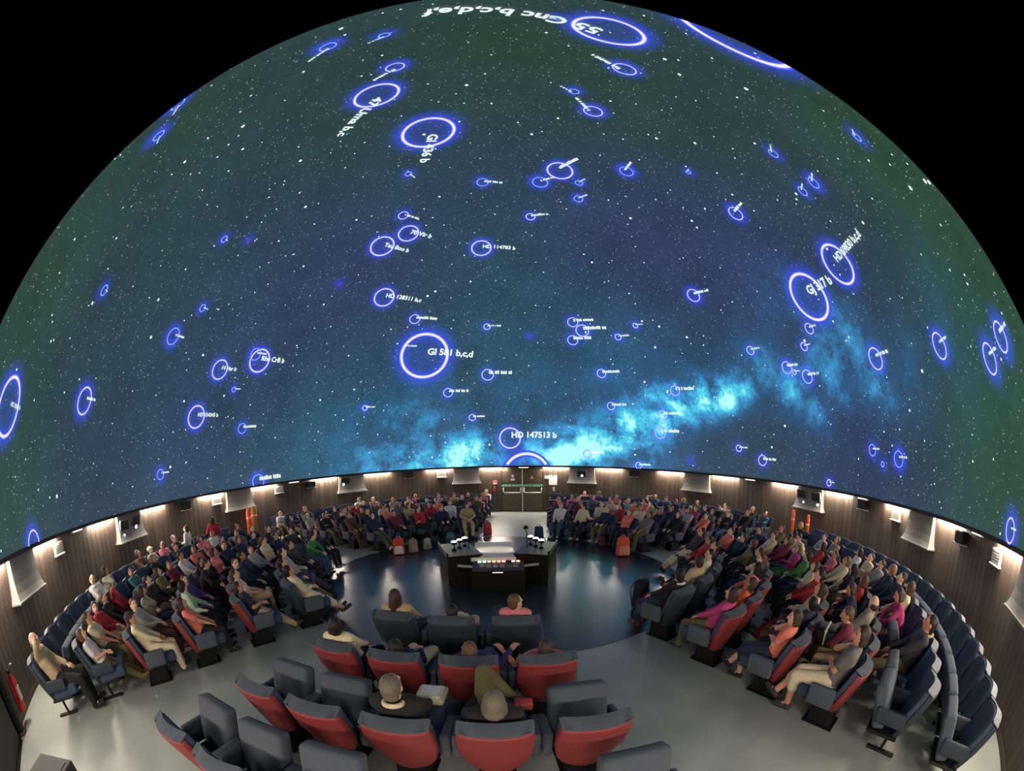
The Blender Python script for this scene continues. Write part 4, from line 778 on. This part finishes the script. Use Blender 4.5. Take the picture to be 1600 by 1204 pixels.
# ---------------------------------------------------------------- control desk in the middle
dk = empty('control_desk', (0, -.35, 0), math.radians(0)); tag(dk, 'black control desk with two angled wings and a lit pale top', 'desk')
obj('front_cabinet', mbox('front_cabinet', -.51, .51, -1.08, -.62, 0, .42, .012, 1), dk, M['blackbox'])
obj('front_plinth', mbox('front_plinth', -.82, .55, -.66, -.40, 0, .33, .01, 1), dk, M['blackbox'])
for s in (-1, 1):
    wg = obj('desk_wing', mbox('desk_wing', -.34, .34, -.62, .62, 0, .60, .012, 1), dk, M['blackbox'], (s * .84, .02, 0), (0, 0, math.radians(-s * 16)))
    obj('wing_top', mbox('wing_top', -.37, .37, -.65, .65, .60, .63, .008, 1), wg, M['blackbox'])
    obj('side_rail', mbox('side_rail', -.37 if s < 0 else .33, -.33 if s < 0 else .37, -.65, .6, .63, .70, .01, 1), wg, M['blackbox'])
    bm = bmesh.new(); box(bm, -.33, .33, -.02, .02, 0, .05); bevel(bm, .008, 1)
    obj('grey_trim_bar', mesh('grey_trim_bar', bm), wg, M['grille'], (-s * .02, -.72, .40), (0, 0, math.radians(s * 36)))
    for j in range(3):
        lx, ly = (s * (.12 - .15 * j) - s * .02, -.05 + .17 * j)
        bm = bmesh.new(); lathe(bm, [(.05, 0), (.05, .02), (.012, .03), (.012, .10), (.055, .12), (.07, .16), (.07, .17)], 14); lamp = obj('desk_lamp', mesh('desk_lamp', bm, True), wg, M['black'], (lx, ly, .63))
        bm = bmesh.new(); lathe(bm, [(.062, 0), (.05, .015), (.01, .022)], 14); obj('lamp_lens', mesh('lamp_lens', bm, True), lamp, M['lampred' if j == 1 else 'lampwhite'], (0, 0, .17))
obj('desk_top', mbox('desk_top', -.52, .34, -.55, .95, .54, .57, .01, 1), dk, M['papers'])
obj('desk_top_edge', mbox('desk_top_edge', -.54, .36, -.60, -.55, .50, .575, .008, 1), dk, M['papers'])
obj('desk_base', mbox('desk_base', -.46, .28, -.45, .85, 0, .54, .01, 1), dk, M['blackbox'])
bm = bmesh.new(); v = [bm.verts.new(p) for p in ((-.5, -1.02, .425), (.5, -1.02, .425), (.5, -.64, .52), (-.5, -.64, .52))]; bm.faces.new(v)
bmesh.ops.extrude_face_region(bm, geom=bm.faces[:]); 
for q in bm.verts[4:]: q.co.z -= .05
pn = obj('button_panel', mesh('button_panel', bm), dk, mat('panel_dark', (.05, .045, .045), .4))
rq = random.Random(5)
for j in range(9):
    x = -.40 + j * .095; obj('button_row', mbox('button_row', x, x + .07, -.70, -.66, .505, .53, .004, 1), pn, [M['ledgreen'], M['ledgreen'], M['nightlight'], M['ledred'], M['ledred'], M['ledred'], M['housing_dark'], M['nightlight'], M['ledred']][j])
for j, cxx in enumerate(((.35, .1, .12), (.3, .22, .12), (.35, .33, .45), (.3, .2, .15), (.12, .12, .14), (.18, .2, .16))):
    x = -.36 + j * .13; obj('control_tile', mbox('control_tile', x, x + .10, -.9, -.76, .45, .485, .004, 1), pn, mat('control_tile', cxx, .5))
obj('name_strip', mbox('name_strip', -.11, .09, -1.085, -1.078, .395, .41), dk, M['nightlight'])
for x, y in ((-.58, -.28), (.56, -.28)):
    l = bpy.data.lights.new('desk_glow', 'SPOT'); l.energy = 14; l.color = (1, .86, .72); l.spot_size = math.radians(62); l.spot_blend = .6; l.shadow_soft_size = .05
    lo = bpy.data.objects.new('desk_glow', l); COL.objects.link(lo); lo.parent = dk; lo.location = (x, y + .3, 1.02)
    lo.rotation_euler = (Vector((-.1 + x * .35, .12, .55)) - Vector((x, y + .3, 1.02))).to_track_quat('-Z', 'Y').to_euler()
for s in (-1, 1):
    bm = bmesh.new(); tube(bm, [(s * .62, 0, .60), (s * .62, 0, .95), (s * .60, .02, 1.02), (s * .55, .03, 1.05)], .012, 6); st = obj('lamp_arm', mesh('lamp_arm', bm, True), dk, M['black'])
    bm = bmesh.new(); lathe(bm, [(.02, .07), (.05, .05), (.06, 0)], 12); obj('lamp_shade', mesh('lamp_shade', bm, True), st, M['black'], (s * .60, 0, 1.04))

# ---------------------------------------------------------------- bags on the floor
def backpack(px, py, c1, c2, label, s=1., rz=0., name='backpack'):
    p = on_floor(px, py); t = empty(name, (p[0], p[1], .006 if math.hypot(p[0], p[1]) < 4.12 else 0), rz); tag(t, label, 'bag', 'bags left on the floor')
    bm = bmesh.new(); box(bm, -.15 * s, .15 * s, -.09 * s, .09 * s, 0, .40 * s, .78); bevel(bm, .055 * s, 3); b = obj('bag_body', mesh('bag_body', bm, True), t, M['bag']); b.color = lin(c1)
    bm = bmesh.new(); box(bm, -.11 * s, .11 * s, -.135 * s, -.06 * s, .03 * s, .22 * s, .85); bevel(bm, .025 * s, 2); q = obj('front_pocket', mesh('front_pocket', bm, True), t, M['bag']); q.color = lin(c2)
    bm = bmesh.new(); tube(bm, [(-.04 * s, 0, .38 * s), (-.03 * s, 0, .44 * s), (.03 * s, 0, .44 * s), (.04 * s, 0, .38 * s)], .009, 6); q = obj('carry_loop', mesh('carry_loop', bm, True), t, M['bag']); q.color = lin(c2)
    for sx in (-1, 1):
        bm = bmesh.new(); tube(bm, [(sx * .08 * s, .07 * s, .36 * s), (sx * .09 * s, .13 * s, .25 * s), (sx * .09 * s, .09 * s, .06 * s)], .014, 6); q = obj('strap', mesh('strap', bm, True), t, M['bag']); q.color = lin(c2)
    return t
backpack(973, 868, '#d8553a', '#e8a080', 'orange backpack with pale patches standing on the dark floor', 1.25)
backpack(624, 866, '#c8402e', '#efe4dc', 'red and white backpack on the dark floor beside a beige bag', 1.15, .2)
backpack(646, 863, '#8a7d68', '#a0937c', 'beige bag slumped next to the red and white backpack', .95, .5)
backpack(941, 853, '#5a3020', '#6e4030', 'small brown bag by white trainers on the dark floor', .7)
backpack(704, 850, '#2f6a74', '#254e58', 'teal bag between dark legs near the desk', .9)
backpack(762, 834, '#d8525a', '#c83c48', 'pink bag leaning at the edge of the door aisle', 1.0)
backpack(842, 843, '#22305e', '#1a2448', 'navy backpack beside the person with white top and jeans', 1.05)
backpack(1000, 948, '#15161c', '#b03a34', 'black backpack with red and white pocket on the dark floor', 1.3, .8)
backpack(668, 858, '#9a948c', '#7a746c', 'pale grey cloth bag lying near the desk', .8, 1.0)
def lap_thing(key, name, label, cat, dy, dz, parts):
    r, az = PLAN[key]; t = empty(name, polar(r - dy, az, dz), radial(az)); tag(t, label, cat)
    for n, me, m in parts: obj(n, me, t, m)
lap_thing(('C', 3, 3), 'shoulder_bag', 'cream shoulder bag with white flap on the grey-haired man\'s lap', 'bag', .40, .60, [('bag_body', mbox('bb', -.02, .24, -.12, .12, 0, .07, .033, 3, smooth=True), mat('cream_canvas', (.55, .5, .32), .8)), ('flap', mbox('fl', .01, .21, -.10, .09, .06, .085, .012, 2), mat('flap_cream', (.72, .68, .55), .7)), ('piping', mbox('pp', .03, .19, -.08, .07, .083, .088, .002, 1), M['white'])])
lap_thing(('R', 4, 2), 'carry_bag', 'black bag with a cream stripe held on a lap by the open aisle', 'bag', .44, .62, [('bag_body', mbox('bb', -.2, .16, -.16, .12, 0, .22, .05, 2, smooth=True), M['black']), ('cream_stripe', mbox('cs', -.205, .165, -.05, .0, .02, .228, .02, 1), mat('stripe_cream', (.6, .56, .45), .8)), ('badge', mbox('bd', -.06, .0, -.172, -.155, .08, .14, .004, 1), M['white'])])
lap_thing(('C', 3, 4), 'red_purse', 'small red purse beside the person with olive trousers', 'purse', .28, .60, [('purse_body', mbox('pb', .14, .30, -.06, .05, 0, .07, .02, 2, smooth=True), mat('purse_red', (.5, .05, .06), .6)), ('purse_clasp', mbox('pc', .20, .24, -.065, -.055, .03, .06, .002, 1), M['metal'])])

# ---------------------------------------------------------------- posts, extinguisher, black cabinet by the near aisle
def post(az, r, col, label, n, h=1.32, rad=.07):
    t = empty(n, polar(r, az)); tag(t, label, 'post', 'upright posts in the far aisles')
    bm = bmesh.new(); lathe(bm, [(.16, 0), (.16, .03), (.06, .05)], 16); obj('post_base', mesh('post_base', bm, True), t, M['black'])
    bm = bmesh.new(); lathe(bm, [(rad, .03), (rad, h - .12), (rad * .7, h - .04), (rad * .75, h)], 16); obj('post_shaft', mesh('post_shaft', bm, True), t, col)
    bm = bmesh.new(); lathe(bm, [(rad + .004, h * .72), (rad + .004, h * .78)], 16); obj('post_band', mesh('post_band', bm, True), t, mat('post_band', (.8, .25, .15), .5))
post(99.6, 9.6, M['post'], 'slim red post on the far side of the aisle', 'aisle_post', 1.30, .06); post(95.4, 9.6, M['post'], 'slim red post next to the empty back seats', 'aisle_post', 1.24, .06)
post(-112.5, 9.6, M['post'], 'thick orange cylinder with bright front in the far aisle', 'aisle_cylinder', 1.36, .09); post(-114.6, 9.75, mat('brown_post', (.30, .12, .04), .6), 'brownish cylinder standing behind the orange one', 'aisle_cylinder', 1.42, .12)
t = wall_thing('fire_extinguisher', -41.6, .16, 'red fire extinguisher with white tag hanging on the wall', 'extinguisher', RW - .03)
bm = bmesh.new(); lathe(bm, [(.07, 0), (.08, .02), (.08, .44), (.05, .52), (.025, .56)], 18, (0, .10, 0)); obj('cylinder', mesh('cylinder', bm, True), t, M['extred'])
bm = bmesh.new(); box(bm, -.03, .03, .06, .14, .56, .62); bevel(bm, .008, 1); obj('valve', mesh('valve', bm), t, M['black'])
bm = bmesh.new(); tube(bm, [(.03, .10, .6), (.09, .13, .55), (.1, .14, .35), (.09, .13, .12)], .014, 6); obj('hose', mesh('hose', bm, True), t, M['black'])
obj('label_plate', mbox('label_plate', -.05, .05, .175, .184, .16, .36, .003, 1), t, M['white'])
bm = bmesh.new(); tube(bm, [(-.02, .1, .63), (-.03, .16, .67), (-.03, .22, .68)], .012, 6); obj('lever', mesh('lever', bm, True), t, M['metal'])
t = empty('booth_post', polar(RW - .10, -39.3), radial(-39.3)); tag(t, 'black upright post beside the fire extinguisher', 'post')
obj('post_body', mbox('post_body', -.06, .06, -.09, .05, 0, 2.1, .008, 1), t, M['black']); obj('post_foot', mbox('post_foot', -.09, .09, -.11, .07, 0, .05, .006, 1), t, mat('post_foot_brown', (.06, .03, .025), .5))
t = empty('booth_screen', polar(RW - .35, -34.2), radial(-34.2)); tag(t, 'dark olive screen panel standing against the wall past the post', 'panel')
obj('panel_board', mbox('panel_board', -.72, .72, -.30, -.24, .02, 2.05, .008, 1), t, mat('olive_board', (.035, .035, .022), .7, noise=.2, nscale=10)); obj('panel_foot', mbox('panel_foot', -.7, .7, -.33, -.2, 0, .03), t, M['black'])
p = on_floor(72, 1204, .55); t = empty('stage_monitor', (p[0], p[1], 0), math.radians(20)); tag(t, 'black monitor cabinet on the floor at the near aisle', 'loudspeaker')
bm = bmesh.new(); box(bm, -.30, .30, -.25, .25, 0, .55); bevel(bm, .02, 2); obj('cabinet', mesh('cabinet', bm), t, mat('cabinet_grey', (.022, .022, .022), .6)); obj('screen', mbox('screen', -.24, .24, -.19, .19, .548, .556, .004, 1), t, M['housing_dark'])
